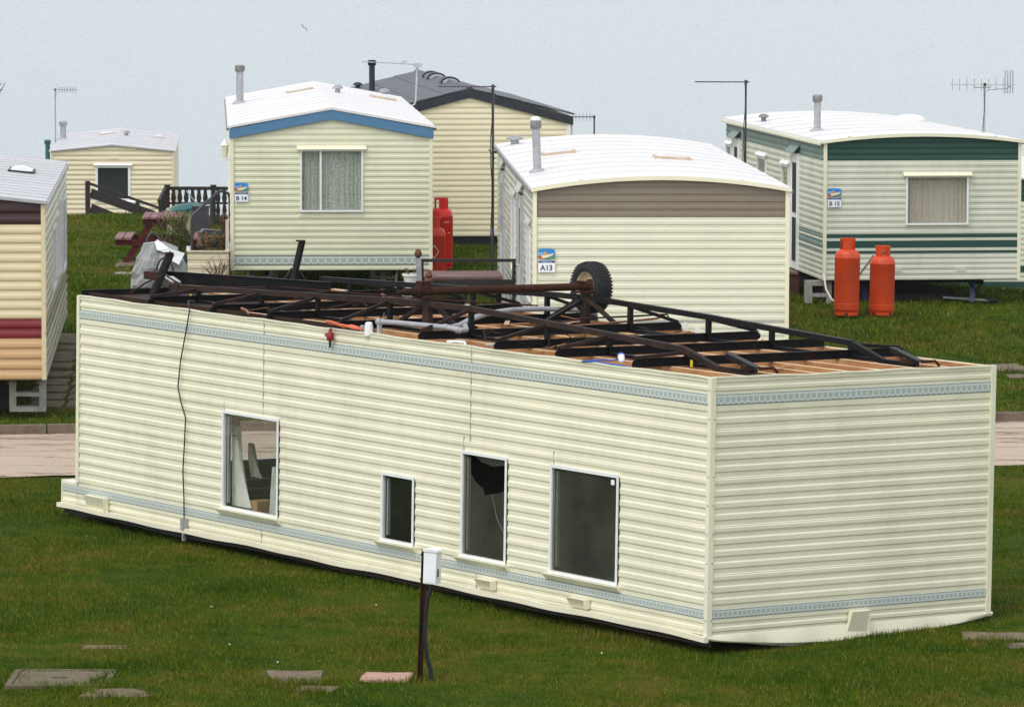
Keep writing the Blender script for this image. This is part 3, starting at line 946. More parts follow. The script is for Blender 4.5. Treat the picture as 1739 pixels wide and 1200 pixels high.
drape('hanging_cloth', 2.98, 3.16, -1.56, -1.24, 0.22, 'lining', 0.08, -0.05, 24)
MB().box(2.84, 2.98, 0.065, 0.070, -1.17, -0.96).build('window_notice', M['glass_dusty'], side, (-FL, 0, 0))
MB().box(3.05, 3.22, 0.15, 0.45, -2.14, -1.78).build('cardboard_box', M['cardboard'], F, (-FL, 0, 0))
MB().box(3.36, 3.75, 0.30, 0.60, -2.14, -1.84).build('cardboard_box', M['lining'], F, (-FL, 0, 0))
for z in (-1.93, -2.03):
    MB().bar((0.45, 0.6, z), (0.45, FW - 0.3, z + 0.01), 0.02, 0.03).build('curtain_rail', M['white_frame'], F, (-FL, 0, 0))
# vents on the walls (open hoods)
def hood_vent(parent, org, rz, x0, x1, z0, z1, tilt=0.0):
    v = link('vent_hood', None, parent, org, (0, 0, rz))
    MB().add([(x0, -0.02, z0), (x1, -0.02, z0), (x0 + tilt, -0.075, z1), (x1 + tilt, -0.075, z1), (x0 + tilt, -0.016, z1 + 0.004), (x1 + tilt, -0.016, z1 + 0.004)],
             [(0, 1, 3, 2), (2, 3, 5, 4), (0, 2, 4), (1, 5, 3), (0, 4, 5, 1)]).build('hood', M['cream'], v)
    MB().box(x1 + tilt * 0.5 - 0.002, x1 + tilt * 0.5 + 0.010, -0.070, -0.014, z0 + 0.01, z1).build('hood_cheek', M['trim'], v)
hood_vent(F, (-FL, 0, 0), 0, FL - 10.36, FL - 9.96, -2.145, -2.0)
hood_vent(F, (-FL, 0, 0), 0, FL - 3.34, FL - 3.09, -2.13, -2.045)
hood_vent(F, (-FL, 0, 0), 0, FL - 1.93, FL - 1.67, -2.13, -2.045)
hood_vent(F, (0, 0, 0), R(90), 1.46, 1.66, -2.25, -2.035, 0.03)
# dangling black cable with its clamp
MB().tube([P(8.75, 0.25, 0.06), P(8.62, 0.10, 0.075), P(8.45, 0.0, 0.05), P(8.38, -0.03, 0.0), P(8.43, -0.036, -0.2), P(8.53, -0.036, -0.5), P(8.575, -0.036, -0.76), P(8.52, -0.036, -0.9), P(8.425, -0.036, -1.05),
           P(8.44, -0.036, -1.3), P(8.465, -0.036, -1.57), P(8.44, -0.036, -1.85), P(8.425, -0.04, -2.10), P(8.425, -0.045, -2.24)], 0.0068, 6).build('cable', M['black'], F, smooth=True)
MB().box(-8.46, -8.40, -0.065, -0.018, -2.15, -2.04).box(-8.45, -8.42, -0.05, -0.02, -2.26, -2.15).build('cable_clamp', M['galv'], F)

# ---- chassis
NR, FR = 0.60, 2.40
chord_near = [(9.8, 0.150), (7.0, 0.235), (5.6, 0.282), (4.4, 0.285), (1.19, 0.155), (0.665, 0.012), (0.25, 0.006)]
chord_far = [(9.8, 0.185), (7.0, 0.255), (5.6, 0.290), (5.0, 0.292), (4.4, 0.275), (3.2, 0.240), (1.14, 0.155), (0.645, 0.010), (0.25, 0.006)]
CM = [1.15, 2.28, 3.22, 4.43, 5.78, 7.04, 8.07, 9.26]
def chord_h(ch, l):
    a = sorted(ch)
    return float(np.interp(l, [p[0] for p in a], [p[1] for p in a]))
for w, ch in ((NR, chord_near), (FR, chord_far)):
    rail = link('chassis_rail', None, F)
    for (l0, h0), (l1, h1) in zip(ch[:-1], ch[1:]):
        e = 0.006
        b = MB()
        b.bar(P(l0 + e, w, h0), P(l1 - e, w, h1), 0.05, 0.009)               # angle iron: flat flange
        b.bar(P(l0 + e, w - 0.022, h0 - 0.024), P(l1 - e, w - 0.022, h1 - 0.024), 0.008, 0.044)   # and its upright leg
        b.build('top_chord', M['chassis_rust' if w == NR else 'chassis'], rail)
    for (a, b_) in ((9.8, 5.2), (5.15, 0.25)):
        MB().bar(P(a, w, 0.012), P(b_, w, 0.012), 0.045, 0.03).build('bottom_chord', M['chassis'], rail)
    for l in CM:
        hh = chord_h(ch, l)
        if hh > 0.05:
            MB().bar(P(l, w, 0.0), P(l, w, hh - 0.004), 0.045, 0.040, (0, 1, 0)).build('upright', M['chassis'], rail)
            wo_ = 0.06 if w == NR else 2.97
            MB().bar(P(l + 0.025, w, hh - 0.035), P(l + 0.025, wo_, 0.075), 0.030, 0.030).build('outrigger_brace', M['chassis_rust' if w == NR else 'chassis'], rail)
for l in CM:
    c = MB()
    prof = [(0.02, 0.0), (0.02, 0.045), (0.055, 0.071), (2.965, 0.071), (3.0, 0.045), (3.0, 0.0)]
    c.prism(prof, -l - 0.004, -l + 0.004, 'yz')
    c.box(-l - 0.004, -l + 0.035, 0.055, 2.965, 0.0715, 0.0775).box(-l - 0.004, -l + 0.035, 0.03, 2.99, 0.001, 0.007)
    c.build('cross_member', M['chassis'], F)
# joists between wall and wall, running lengthwise; pale top edges
nj = 9
for k in range(nj):
    w = 0.055 + (FW - 0.11) * k / (nj - 1)
    j = MB().box(-FL + 0.03, -0.03, w - 0.019, w + 0.019, -0.080, -0.004).build('joist', M['joist'], F, (0, 0, random.uniform(-0.004, 0.002)))
    MB().box(-FL + 0.03, -0.03, w - 0.017, w + 0.0185, -0.004, -0.001).build('sawn_edge', M['joist_edge'], j)
# noggins between joists, in bays
for k in range(nj - 1):
    for q in range(4):
        l = 0.7 + 2.6 * q + random.uniform(-0.5, 0.9)
        w0 = 0.055 + (FW - 0.11) * k / (nj - 1) + 0.021
        if l < 10.3:
            MB().box(-l - 0.02, -l + 0.02, w0, w0 + (FW - 0.11) / (nj - 1) - 0.042, -0.080, -0.012).build('noggin', M['joist'], F)
MB().box(-FL - 0.0, -FL + 0.02, 0.02, FW - 0.02, -0.01, 0.06).build('end_channel', M['chassis'], F)
MB().box(-FL + 0.03, -5.40, 0.085, 0.100, 0.0, 0.038).build('edge_plate', M['edge_brown'], F)
MB().box(-FL + 0.03, -5.40, 0.030, 0.083, -0.003, 0.003).build('edge_strip', M['edge_brown'], F)
MB().box(-FL + 0.03, -8.2, 0.11, 1.3, -0.003, 0.004).build('underfloor_sheet', M['edge_brown'], F)
# centre beams at the axle, with diagonal struts
for w, s in ((NR, 1), (FR, -1)):
    ax = link('axle_stanchion', None, F)
    MB().bar(P(5.15, w, 0.0), P(5.15, w, 0.325), 0.10, 0.055, (0, 1, 0)).build('post', M['chassis_rust'], ax)
    for dl in (0.62, -0.62):
        MB().bar(P(5.15 + dl * 0.12, w + 0.02 * s, 0.26), P(5.15 + dl, w + 0.02 * s, 0.012), 0.035, 0.035).build('strut', M['chassis_rust'], ax)
    MB().bar(P(5.15, w + 0.05 * s, 0.24), P(5.15, w + 0.55 * s, 0.02), 0.04, 0.03).build('strut', M['chassis'], ax)
    MB().box(-5.15 - 0.06, -5.15 + 0.06, w - 0.07, w + 0.07, 0.315, 0.335).build('saddle_plate', M['rust'], ax)
axle = link('axle', None, F)
MB().lathe([(0.036, 0.62), (0.036, 2.38)], 14, (-5.20, 0, 0.375), 'y').build('axle_tube', M['rust'], axle, smooth=True)
MB().lathe([(0.020, 0.30), (0.020, 0.36), (0.036, 0.37), (0.036, 0.50), (0.058, 0.51), (0.058, 0.60), (0.036, 0.62)], 14, (-5.20, 0, 0.375), 'y').build('bare_hub', M['rust'], axle, smooth=True)
MB().box(-5.20 - 0.05, -5.20 + 0.05, 0.53, 0.63, 0.36, 0.47).build('spring_bracket', M['rust'], axle)
MB().box(-5.20 - 0.035, -5.20 + 0.035, 2.33, 2.40, 0.37, 0.43).build('spring_bracket', M['rust'], axle)
MB().lathe([(0.045, 2.38), (0.045, 2.46), (0.07, 2.47), (0.07, 2.52)], 14, (-5.20, 0, 0.375), 'y').build('hub', M['rust'], axle, smooth=True)
wheel = link('wheel', None, F, (-5.27, 2.55, 0.36))
wheel.scale = (0.90, 0.90, 0.90)
tp = [(0.165, -0.085), (0.20, -0.098), (0.238, -0.097), (0.258, -0.080), (0.268, -0.05), (0.270, 0.0), (0.268, 0.05), (0.258, 0.080), (0.238, 0.097), (0.20, 0.098), (0.165, 0.085)]
MB().lathe(tp, 40, (0, 0, 0), 'y', cap=False).build('tyre', M['tyre'], wheel, smooth=True)
bm = MB()
for k in range(44):
    a = 2 * math.pi * k / 44
    for s in (-1, 1):
        for (y0, y1, dr, off) in ((0.058, 0.094, -0.009, 0.0), (0.012, 0.050, 0.003, 0.5)):
            aa = a + off * 2 * math.pi / 44
            r_ = 0.268 + dr
            c = Vector((math.cos(aa) * r_, s * (y0 + y1) / 2, math.sin(aa) * r_))
            t_ = Vector((-math.sin(aa), 0, math.cos(aa)))
            up = Vector((math.cos(aa), 0, math.sin(aa)))
            bm.bar(c + Vector((0, -(y1 - y0) / 2, 0)), c + Vector((0, (y1 - y0) / 2, 0)), 0.020, 0.008, up)
tagme = bm.build('tread_blocks', M['tyre'], wheel)
tagme['kind'] = 'stuff'
MB().lathe([(0.170, -0.088), (0.176, -0.080), (0.155, -0.070), (0.150, -0.02), (0.120, 0.005), (0.085, -0.030), (0.045, -0.034), (0.040, 0.02), (0.150, 0.03), (0.170, 0.088)], 28, (0, 0, 0), 'y', cap=False).build('rim', M['rim'], wheel, smooth=True)
bm = MB()
for k in range(5):
    a = 2 * math.pi * k / 5
    bm.lathe([(0.011, -0.050), (0.011, -0.028)], 6, (0.066 * math.cos(a), 0, 0.066 * math.sin(a)), 'y')
bm.build('wheel_nuts', M['rust'], wheel)
# drawbar
db = link('drawbar', None, F)
for q in ((9.85, 0.70), (9.48, 2.30)):
    d = MB()
    a, b = P(q[0], q[1], 0.09), P(11.75, 1.60, 0.09)
    d.bar(a, b, 0.010, 0.115)
    d.bar((a[0], a[1], 0.150), (b[0], b[1], 0.150), 0.055, 0.008).bar((a[0], a[1], 0.030), (b[0], b[1], 0.030), 0.055, 0.008)
    d.build('drawbar_arm', M['chassis'], db)
MB().bar(P(9.9, 0.72, 0.165), P(10.7, 1.10, 0.165), 0.10, 0.010).build('drawbar_plate', M['galv'], db)
MB().bar(P(11.65, 1.60, 0.09), P(12.0, 1.60, 0.09), 0.07, 0.08).build('coupling', M['rust'], db)
MB().bar(P(10.2, 0.9, 0.05), P(10.2, 1.95, 0.05), 0.05, 0.05).build('drawbar_tie', M['chassis_rust'], db)
# corner steadies: two stand up on the left, two lie folded at the right
def steady(p, q, w, t, mat):
    s_ = link('corner_steady', None, F)
    MB().bar(p, q, w, 0.012).bar(Vector(p) + Vector((0.0, w / 2 - 0.006, 0.0)), Vector(q) + Vector((0, w / 2 - 0.006, 0)), 0.012, t).build('leg', M[mat], s_)
    d = Vector(q) - Vector(p)
    MB().box(q[0] - 0.032, q[0] + 0.032, q[1] - 0.045, q[1] + 0.035, q[2] - 0.008, q[2] + 0.008).build('foot_plate', M['rust'], s_)
    return s_
s1 = steady(P(9.84, 0.40, 0.05), P(9.92, 0.645, 0.46), 0.075, 0.075, 'chassis')
MB().tube([P(9.9, 0.18, 0.06), P(9.85, 0.33, 0.17), P(9.8, 0.5, 0.24)], 0.010, 6).build('winding_stay', M['rust'], s1)
MB().tube([P(9.55, 0.55, 0.04), P(9.62, 0.57, 0.18), P(9.75, 0.52, 0.24)], 0.010, 6).build('winding_stay', M['rust'], s1)
s2 = steady(P(10.4, 2.40, 0.06), P(10.42, 2.53, 0.52), 0.062, 0.062, 'chassis')
MB().tube([P(10.3, 2.20, 0.06), P(10.36, 2.38, 0.24)], 0.010, 6).build('winding_stay', M['chassis_rust'], s2)
MB().tube([P(10.3, 2.58, 0.04), P(10.36, 2.47, 0.22)], 0.010, 6).build('winding_stay', M['chassis_rust'], s2)
MB().bar(P(10.4, 2.2, 0.05), P(10.4, 2.7, 0.05), 0.05, 0.04).build('steady_bracket', M['chassis'], s2)
for a, b in (((0.98, 0.92), (0.17, 0.62)), ((0.90, 2.66), (0.14, 2.36))):
    s_ = link('folded_steady', None, F)
    MB().bar(P(a[0], a[1], 0.105), P(b[0], b[1], 0.050), 0.060, 0.010).bar(P(a[0], a[1] - 0.028, 0.085), P(b[0], b[1] - 0.028, 0.030), 0.008, 0.045).build('leg', M['chassis'], s_)
    MB().bar(P((a[0] + b[0]) / 2 - 0.05, (a[1] + b[1]) / 2, 0.07), P((a[0] + b[0]) / 2 - 0.2, a[1] - 0.25, 0.0), 0.025, 0.012).build('strut', M['chassis_rust'], s_)
    MB().tube([P(b[0], b[1], 0.045), P(b[0] - 0.03, b[1] + 0.13, 0.05), P(b[0] - 0.04, b[1] + 0.17, 0.01)], 0.013, 7).build('screw_rod', M['rust'], s_)
    MB().bar(P(0.32, a[1] - 0.35, 0.03), P(0.25, b[1] + 0.05, 0.02), 0.02, 0.02).build('pivot_bar', M['rust'], s_)
    MB().lathe([(0.026, -0.02), (0.026, 0.02)], 10, P(0.34, a[1] - 0.33, 0.045), 'y').build('pivot_nut', M['rust'], s_)
# plumbing
MB().tube([P(5.10, 0.04, -0.02), P(5.10, 0.04, 0.10), P(5.08, 0.05, 0.118), P(4.9, 0.10, 0.12), P(4.30, 0.24, 0.115), P(4.18, 0.24, 0.11), P(4.12, 0.27, 0.10), P(4.14, 0.35, 0.10), P(4.45, 0.55, 0.11)], 0.024, 10).build('waste_pipe', M['pvc_grey'], F, smooth=True)
MB().tube([P(4.45, 0.36, 0.09), P(4.62, 0.60, 0.10), P(5.1, 1.05, 0.11), P(5.5, 1.5, 0.12), P(5.72, 1.95, 0.13), P(5.75, 2.3, 0.13), P(5.62, 2.62, 0.12), P(5.45, 2.75, 0.09)], 0.026, 10).build('waste_pipe', M['pvc_grey'], F, smooth=True)
for p in (P(5.1, 0.04, 0.115), P(4.30, 0.24, 0.115), P(4.15, 0.27, 0.10)):
    MB().lathe([(0.031, -0.03), (0.031, 0.03)], 10, p, 'x').build('pipe_socket', M['pvc_grey'], F, smooth=True)
MB().lathe([(0.040, -0.03), (0.040, 0.05), (0.034, 0.085), (0.020, 0.095)], 14, P(5.22, -0.0, 0.012)).build('white_cap', M['pvc_white'], F, smooth=True)
MB().lathe([(0.022, 0.0), (0.022, 0.06), (0.010, 0.068)], 10, P(5.36, 0.02, 0.0)).build('grey_cap', M['pvc_grey'], F, smooth=True)
MB().tube([P(3.93, -0.0, 0.02), P(3.85, 0.04, 0.026), P(3.72, 0.05, 0.026), P(3.70, 0.05, -0.02)], 0.012, 8).build('overflow_pipe', M['pvc_white'], F, smooth=True)
MB().tube([P(3.40, 0.05, 0.03), P(3.30, 0.12, 0.03), P(3.28, 0.12, -0.03)], 0.010, 8).build('overflow_pipe', M['pvc_grey'], F, smooth=True)
for dw, h0 in ((0.0, 0.03), (0.07, 0.035), (-0.2, 0.025)):
    MB().tube([P(4.6, 1.0 + dw, h0), P(4.5, 1.6 + dw, h0 + 0.03), P(4.5, 2.2 + dw, h0 + 0.05), P(4.6, 2.85 + dw * 0.3, h0 + 0.07)], 0.009, 6).build('copper_pipe', M['copper'], F, smooth=True)
for w in (1.35, 1.75, 2.45):
    MB().lathe([(0.015, -0.02), (0.015, 0.02)], 8, P(4.52, w, 0.06), 'y').build('pipe_joint', M['alu'], F)
MB().tube([P(5.0, 2.2, 0.09), P(4.7, 2.6, 0.12), P(4.55, 2.92, 0.14), P(4.52, 2.95, 0.05)], 0.010, 6).build('steel_pipe', M['chassis_rust'], F, smooth=True)
# loose wires and brake rods trailing over the underside
random.seed(23)
for k in range(9):
    l0, w0 = random.uniform(1.0, 9.0), random.uniform(0.25, 2.6)
    pts = [P(l0, w0, 0.01)]
    for q in range(5):
        l0 += random.uniform(-0.32, 0.25)
        w0 = min(2.9, max(0.1, w0 + random.uniform(-0.18, 0.22)))
        pts.append(P(l0, w0, random.uniform(0.01, 0.15)))
    MB().tube(pts, random.choice((0.005, 0.006, 0.008)), 5).build('loose_wire', M[random.choice(('black', 'copper', 'chassis_rust'))], F, smooth=True)
for w_, l0, l1 in ((1.05, 5.2, 9.9), (1.95, 5.3, 9.6)):
    MB().tube([P(l0, w_, 0.20), P((l0 + l1) / 2, w_ + 0.03, 0.13), P(l1, w_ + (1.5 - w_) * 0.4, 0.11)], 0.008, 6).build('brake_rod', M['rust'], F, smooth=True)
for k in range(14):
    l0, w0 = random.uniform(0.6, 9.5), random.uniform(0.4, 2.7)
    a_ = random.uniform(0, 3.1)
    d_ = Vector((math.cos(a_), math.sin(a_), 0)) * random.uniform(0.05, 0.16)
    c_ = Vector(P(l0, w0, 0.006))
    MB().bar(c_ - d_, c_ + d_ + Vector((0, 0, random.uniform(0, 0.05))), random.uniform(0.02, 0.06), 0.006).build('debris_strip', M[random.choice(('joist', 'ply', 'joist_edge', 'edge_brown'))], F)
# red gas regulator on an orange hose, hooked over the edge
MB().tube([P(5.33, 0.0, 0.03), P(5.45, -0.02, 0.035), P(5.58, -0.03, 0.05), P(5.70, -0.02, 0.05), P(5.86, -0.03, 0.055), P(5.88, -0.04, 0.070), P(5.80, -0.045, 0.072), P(5.62, -0.02, 0.035), P(5.50, -0.01, 0.055), P(5.36, 0.0, 0.04)], 0.012, 8).build('gas_hose', M['hose'], F, smooth=True)
rg = link('gas_regulator', None, F, P(5.80, -0.05, -0.055))
MB().lathe([(0.016, -0.055), (0.030, -0.045), (0.034, -0.02), (0.034, 0.015), (0.018, 0.035), (0.012, 0.06)], 12).build('body', M['tap_red'], rg, smooth=True)
MB().tube([(0.03, 0, 0.055), (-0.0, 0, 0.06), (0.0, 0, 0.03)], 0.009, 6).build('inlet', M['tap_red'], rg)
MB().lathe([(0.017, -0.052), (0.017, 0.0)], 10, (0, -0.0, 0.0), 'x').build('knob', M['tap_red'], rg, (-0.02, 0, 0.0))
MB().lathe([(0.009, -0.115), (0.013, -0.07), (0.012, -0.05)], 8).build('nozzle', M['black'], rg)
# blue hook-up lead with its white plug
MB().tube([P(1.82, -0.024, 0.004), P(1.70, 0.02, 0.02), P(1.60, 0.05, 0.03), P(1.48, 0.05, 0.035), P(1.40, 0.05, 0.05)], 0.0075, 6).build('hookup_lead', M['blue_plastic'], F, smooth=True)
MB().tube([P(1.82, -0.024, 0.004), P(1.6, -0.01, 0.012), P(1.35, 0.0, 0.010), P(1.18, 0.02, 0.0)], 0.0075, 6).build('hookup_lead', M['blue_plastic'], F, smooth=True)
pg = link('hookup_plug', None, F, P(1.36, 0.06, 0.060), (0, R(60), R(150)))
MB().lathe([(0.012, -0.05), (0.026, -0.03), (0.030, 0.02), (0.030, 0.028)], 12).build('body', M['pvc_white'], pg, smooth=True)
MB().lathe([(0.032, 0.028), (0.032, 0.05), (0.026, 0.055)], 12).build('cover', M['blue_plastic'], pg, smooth=True)
for p in (P(5.83, 0.60, 0.06), P(4.45, 0.60, 0.055), P(9.4, 0.62, 0.05), P(0.98, 0.55, 0.03)):
    MB().box(p[0] - 0.016, p[0] + 0.016, p[1] - 0.030, p[1] - 0.026, p[2] - 0.03, p[2] + 0.03).build('yellow_tag', M['yellow_tag'], F)
for p in (P(4.3, 2.95, 0.05), P(4.15, 2.98, 0.02)):
    MB().box(p[0] - 0.03, p[0] + 0.03, p[1] - 0.01, p[1] + 0.01, p[2] - 0.03, p[2] + 0.03).build('clip', M['pvc_white'], F)
MB().tube([P(7.65, 0.12, 0.02), P(7.62, 0.10, 0.07), P(7.5, 0.08, 0.06), P(7.4, 0.05, 0.03)], 0.012, 7).build('bent_pipe', M['copper'], F, smooth=True)

# ================================================================== the other caravans
def caravan(name, label, loc, rz):
    return thing(name, label, 'caravan', loc, rz, 'static caravans standing on the site')
def blocks(parent, pts, h):
    for (x, y) in pts:
        b = link('support_block', None, parent, (x, y, -h))
        MB().box(-0.22, 0.22, -0.10, 0.10, 0, 0.06).box(-0.22, -0.14, -0.10, 0.10, 0.06, h - 0.02).box(0.14, 0.22, -0.10, 0.10, 0.06, h - 0.02).box(-0.14, 0.14, -0.10, 0.10, h * 0.45, h * 0.45 + 0.05).box(-0.22, 0.22, -0.10, 0.10, h - 0.02, h).build('hollow_block', M['concrete'], b)
def underframe(parent, W, L, z=-0.10):
    u = link('underframe', None, parent)
    for x in (0.55, W - 0.55):
        MB().box(x - 0.03, x + 0.03, 0.25, L - 0.2, z, -0.004).build('beam', M['dark'], u)
    MB().box(0.02, W - 0.02, 0.03, L - 0.03, -0.012, -0.002).build('floor', M['dark'], u)

# ---- pale green caravan with the blue gable (B14)
b14 = caravan('static_caravan', 'pale green static caravan with blue gable fascia and plate B14', (-4.261, 70.453, 0.801), 0.064)
W, L, H, r = 3.05, 12.5, 2.146, 0.274
hole = (1.045, 2.005, H - 1.262, H - 0.315)
caravan_core(b14, W, L, H, r, 'gable', gable='cream_b14')
wl = link('end_wall', None, b14)
clad(wl, (0, 0, 0), 0, W, 0.0, 0.085, 0.085, M['cream_b14'])
MB().box(0.02, W - 0.02, -0.012, 0.004, 0, 0.130).build('printed_band', M['band_b14'], wl, (0, 0, 0.088))
clad(wl, (0, 0, 0), 0, W, 0.221, H + r, 0.0905, M['cream_b14'], [hole, (1.03, 2.02, H - 1.36, H - 1.262)], span=gable_span(W, H - 0.05, r, 'gable'))
clad(wl, (1.03, 0, 0), 0, 0.99, H - 1.36, H - 1.262, 0.098, M['cream_b14'])
window(b14, (0, -0.004, 0), 0, *hole, frame=0.03, mull=1.36, curtain='net_lace', hoodmat='trim')
for x in (0.02, W - 0.02):
    corner(b14, x, 0, 0, H - 0.10)
for s, (xa, xb) in enumerate(((-0.02, W / 2 - 0.001), (W + 0.02, W / 2 + 0.001))):
    za, zb = H - 0.004, H + r + 0.012
    pl = [(xa, za), (xb, zb), (xb, zb - 0.145), (xa, za - 0.145)]
    MB().prism(pl, -0.050, -0.024, 'xz').build('fascia_board', M['blue'], b14)
roof(b14, W, L, H + 0.012, r, 'gable', 'roof_white', 1.25, 0.045, -0.06)
clad(link('side_wall', None, b14), (0, L, 0), R(-90), L, 0.0, H, 0.195, M['cream_b14'])
clad(link('side_wall', None, b14), (W, 0, 0), R(90), L, 0.0, H, 0.195, M['cream_b14'])
rz_ = lambda x: roof_z(W, H + 0.045, r, 'gable', x)
flue(b14, 0.19, 8.4, rz_(0.19), 0.64, 0.060)
mushroom(b14, 1.84, 8.3, rz_(1.84), 0.075)
mushroom(b14, 2.75, 11.6, rz_(2.75), 0.075)
skylight(b14, 0.98, 1.44, 9.0, rz_(0.98), rz_(1.44), 0.45)
skylight(b14, 2.42, 2.88, 9.6, rz_(2.42), rz_(2.88), 0.45)
for x in (-0.045, W + 0.045):
    MB().box(x - 0.02, x + 0.02, -0.03, L, H - 0.03, H + 0.01).build('gutter', M['flue_cap'], b14)
site_sign(b14, 0.060, H - 0.82, 'B 14')
lm = link('porch_lamp', None, b14, (-0.085, 1.0, H - 0.30))
lm.scale = (0.75, 0.75, 0.85)
MB().lathe([(0.05, -0.22), (0.075, -0.02), (0.085, 0.0)], 6).build('lantern', M['trim'], lm)
MB().lathe([(0.095, 0.0), (0.03, 0.09), (0.012, 0.12)], 6).build('cap', M['white_frame'], lm)
MB().bar((0.0, 0, -0.26), (0.10, 0, -0.26), 0.03, 0.03).build('bracket', M['white_frame'], lm)
underframe(b14, W, L)
blocks(b14, [(0.5, 0.6), (2.5, 0.6), (0.5, 5), (2.5, 5)], 0.52)
MB().tube([(2.52, 0.15, -0.02), (2.50, 0.14, -0.30), (2.45, 0.12, -0.42)], 0.016, 7).build('waste_pipe', M['pvc_grey'], b14, smooth=True)
MB().box(-0.045, -0.01, 0.02, 0.06, 0.0, 0.42).build('porch_post', M['drape'], b14)

# ---- pale cream caravan with the taupe band (A13)
a13 = caravan('static_caravan', 'pale cream static caravan with curved white roof, taupe band and plate A13', (0.255, 56.75, 0.630), 0.04)
W, L, H, r = 3.126, 11.7, 2.128, 0.14
caravan_core(a13, W, L, H, r, 'curved', 0.03, gable='taupe')
wl = link('end_wall', None, a13)
zb_ = H - 0.318
clad(wl, (0, 0, 0), 0, W, 0.0, 0.53, 0.095, M['cream_a13'], span=gable_span(W, H, r, 'curved'))
MB().box(0.02, W - 0.02, -0.010, 0.004, 0, 0.012).build('sheet_joint', M['flue_grey'], wl, (0, 0, 0.53))
clad(wl, (0, 0, 0), 0, W, 0.542, zb_, 0.095, M['cream_a13'], span=gable_span(W, H, r, 'curved'))
clad(wl, (0, 0, 0), 0, W, zb_, H + r - 0.002, 0.092, M['taupe'], span=gable_span(W, H + 0.01, r, 'curved'))
for x in (0.018, W - 0.018):
    corner(a13, x, 0, 0, H + 0.006)
roof(a13, W, L, H + 0.012, r, 'curved', 'roof_white', 1.15, 0.03, -0.045)
ln = [(x, z) for x, z in roof_line(W, H + 0.010, r, 'curved', 0.03)]
MB().prism([(x, z + 0.036) for x, z in ln] + [(x, z - 0.012) for x, z in ln[::-1]], -0.062, -0.0455, 'xz').build('roof_edge_strip', M['trim'], a13)
sd_ = link('side_wall', None, a13)
def sp(y0, y1, z0, z1): return (L - y1, L - y0, z0, z1)
ops = [('window', sp(0.62, 1.45, 0.72, 1.68)), ('door', sp(2.85, 3.75, 0.02, 1.92)), ('window', sp(5.2, 6.3, 0.72, 1.78)), ('door', sp(9.1, 10.0, 0.02, 1.92))]
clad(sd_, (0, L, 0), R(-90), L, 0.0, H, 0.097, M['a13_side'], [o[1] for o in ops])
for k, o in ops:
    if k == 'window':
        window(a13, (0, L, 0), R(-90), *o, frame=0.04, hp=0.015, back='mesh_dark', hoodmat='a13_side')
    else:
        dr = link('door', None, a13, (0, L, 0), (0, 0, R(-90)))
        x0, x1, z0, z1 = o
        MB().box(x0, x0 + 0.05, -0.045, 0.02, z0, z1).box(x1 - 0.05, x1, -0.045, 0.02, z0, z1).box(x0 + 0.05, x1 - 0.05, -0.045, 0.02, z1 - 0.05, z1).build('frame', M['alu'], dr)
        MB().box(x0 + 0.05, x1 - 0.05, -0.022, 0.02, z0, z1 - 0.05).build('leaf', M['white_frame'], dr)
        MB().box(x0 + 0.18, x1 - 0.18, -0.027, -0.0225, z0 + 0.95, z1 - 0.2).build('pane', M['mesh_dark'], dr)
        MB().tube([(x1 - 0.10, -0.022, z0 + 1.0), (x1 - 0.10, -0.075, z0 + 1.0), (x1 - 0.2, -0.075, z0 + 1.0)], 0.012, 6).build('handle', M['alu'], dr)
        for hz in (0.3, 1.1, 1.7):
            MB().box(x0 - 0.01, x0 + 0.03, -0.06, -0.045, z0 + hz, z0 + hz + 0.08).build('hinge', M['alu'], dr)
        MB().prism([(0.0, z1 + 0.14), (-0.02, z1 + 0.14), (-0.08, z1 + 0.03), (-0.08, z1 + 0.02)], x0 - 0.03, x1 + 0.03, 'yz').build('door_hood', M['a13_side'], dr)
clad(link('side_wall', None, a13), (W, 0, 0), R(90), L, 0.0, H, 0.304, M['cream_a13'])
MB().box(-0.055, -0.018, -0.03, L, H - 0.02, H + 0.014).build('gutter', M['flue_cap'], a13)
MB().box(W + 0.018, W + 0.055, -0.03, L, H - 0.02, H + 0.014).build('gutter', M['flue_cap'], a13)
rz_ = lambda x: roof_z(W, H + 0.045, r, 'curved', x)
flue(a13, 0.19, 3.05, rz_(0.19), 0.66, 0.052, 'flue_grey', 'flue_cap', -0.04)
MB().lathe([(0.068, 0.0), (0.068, 0.03), (0.03, 0.05)], 14).build('flue_top', M['white_frame'], a13, (0.163, 3.05, rz_(0.19) + 0.665))
mushroom(a13, 0.22, 11.0, rz_(0.22), 0.10)
skylight(a13, 0.42, 0.88, 6.9, rz_(0.42), rz_(0.88), 0.50)
skylight(a13, 1.80, 2.28, 4.7, rz_(1.80), rz_(2.28), 0.50)
site_sign(a13, 0.062, H - 0.70, 'A13')
underframe(a13, W, L)
blocks(a13, [(0.5, 0.6), (2.5, 0.6)], 0.55)
MB().box(0.05, W - 0.05, 0.06, 0.09, -0.54, -0.012).build('skirting', M['dark'], a13)

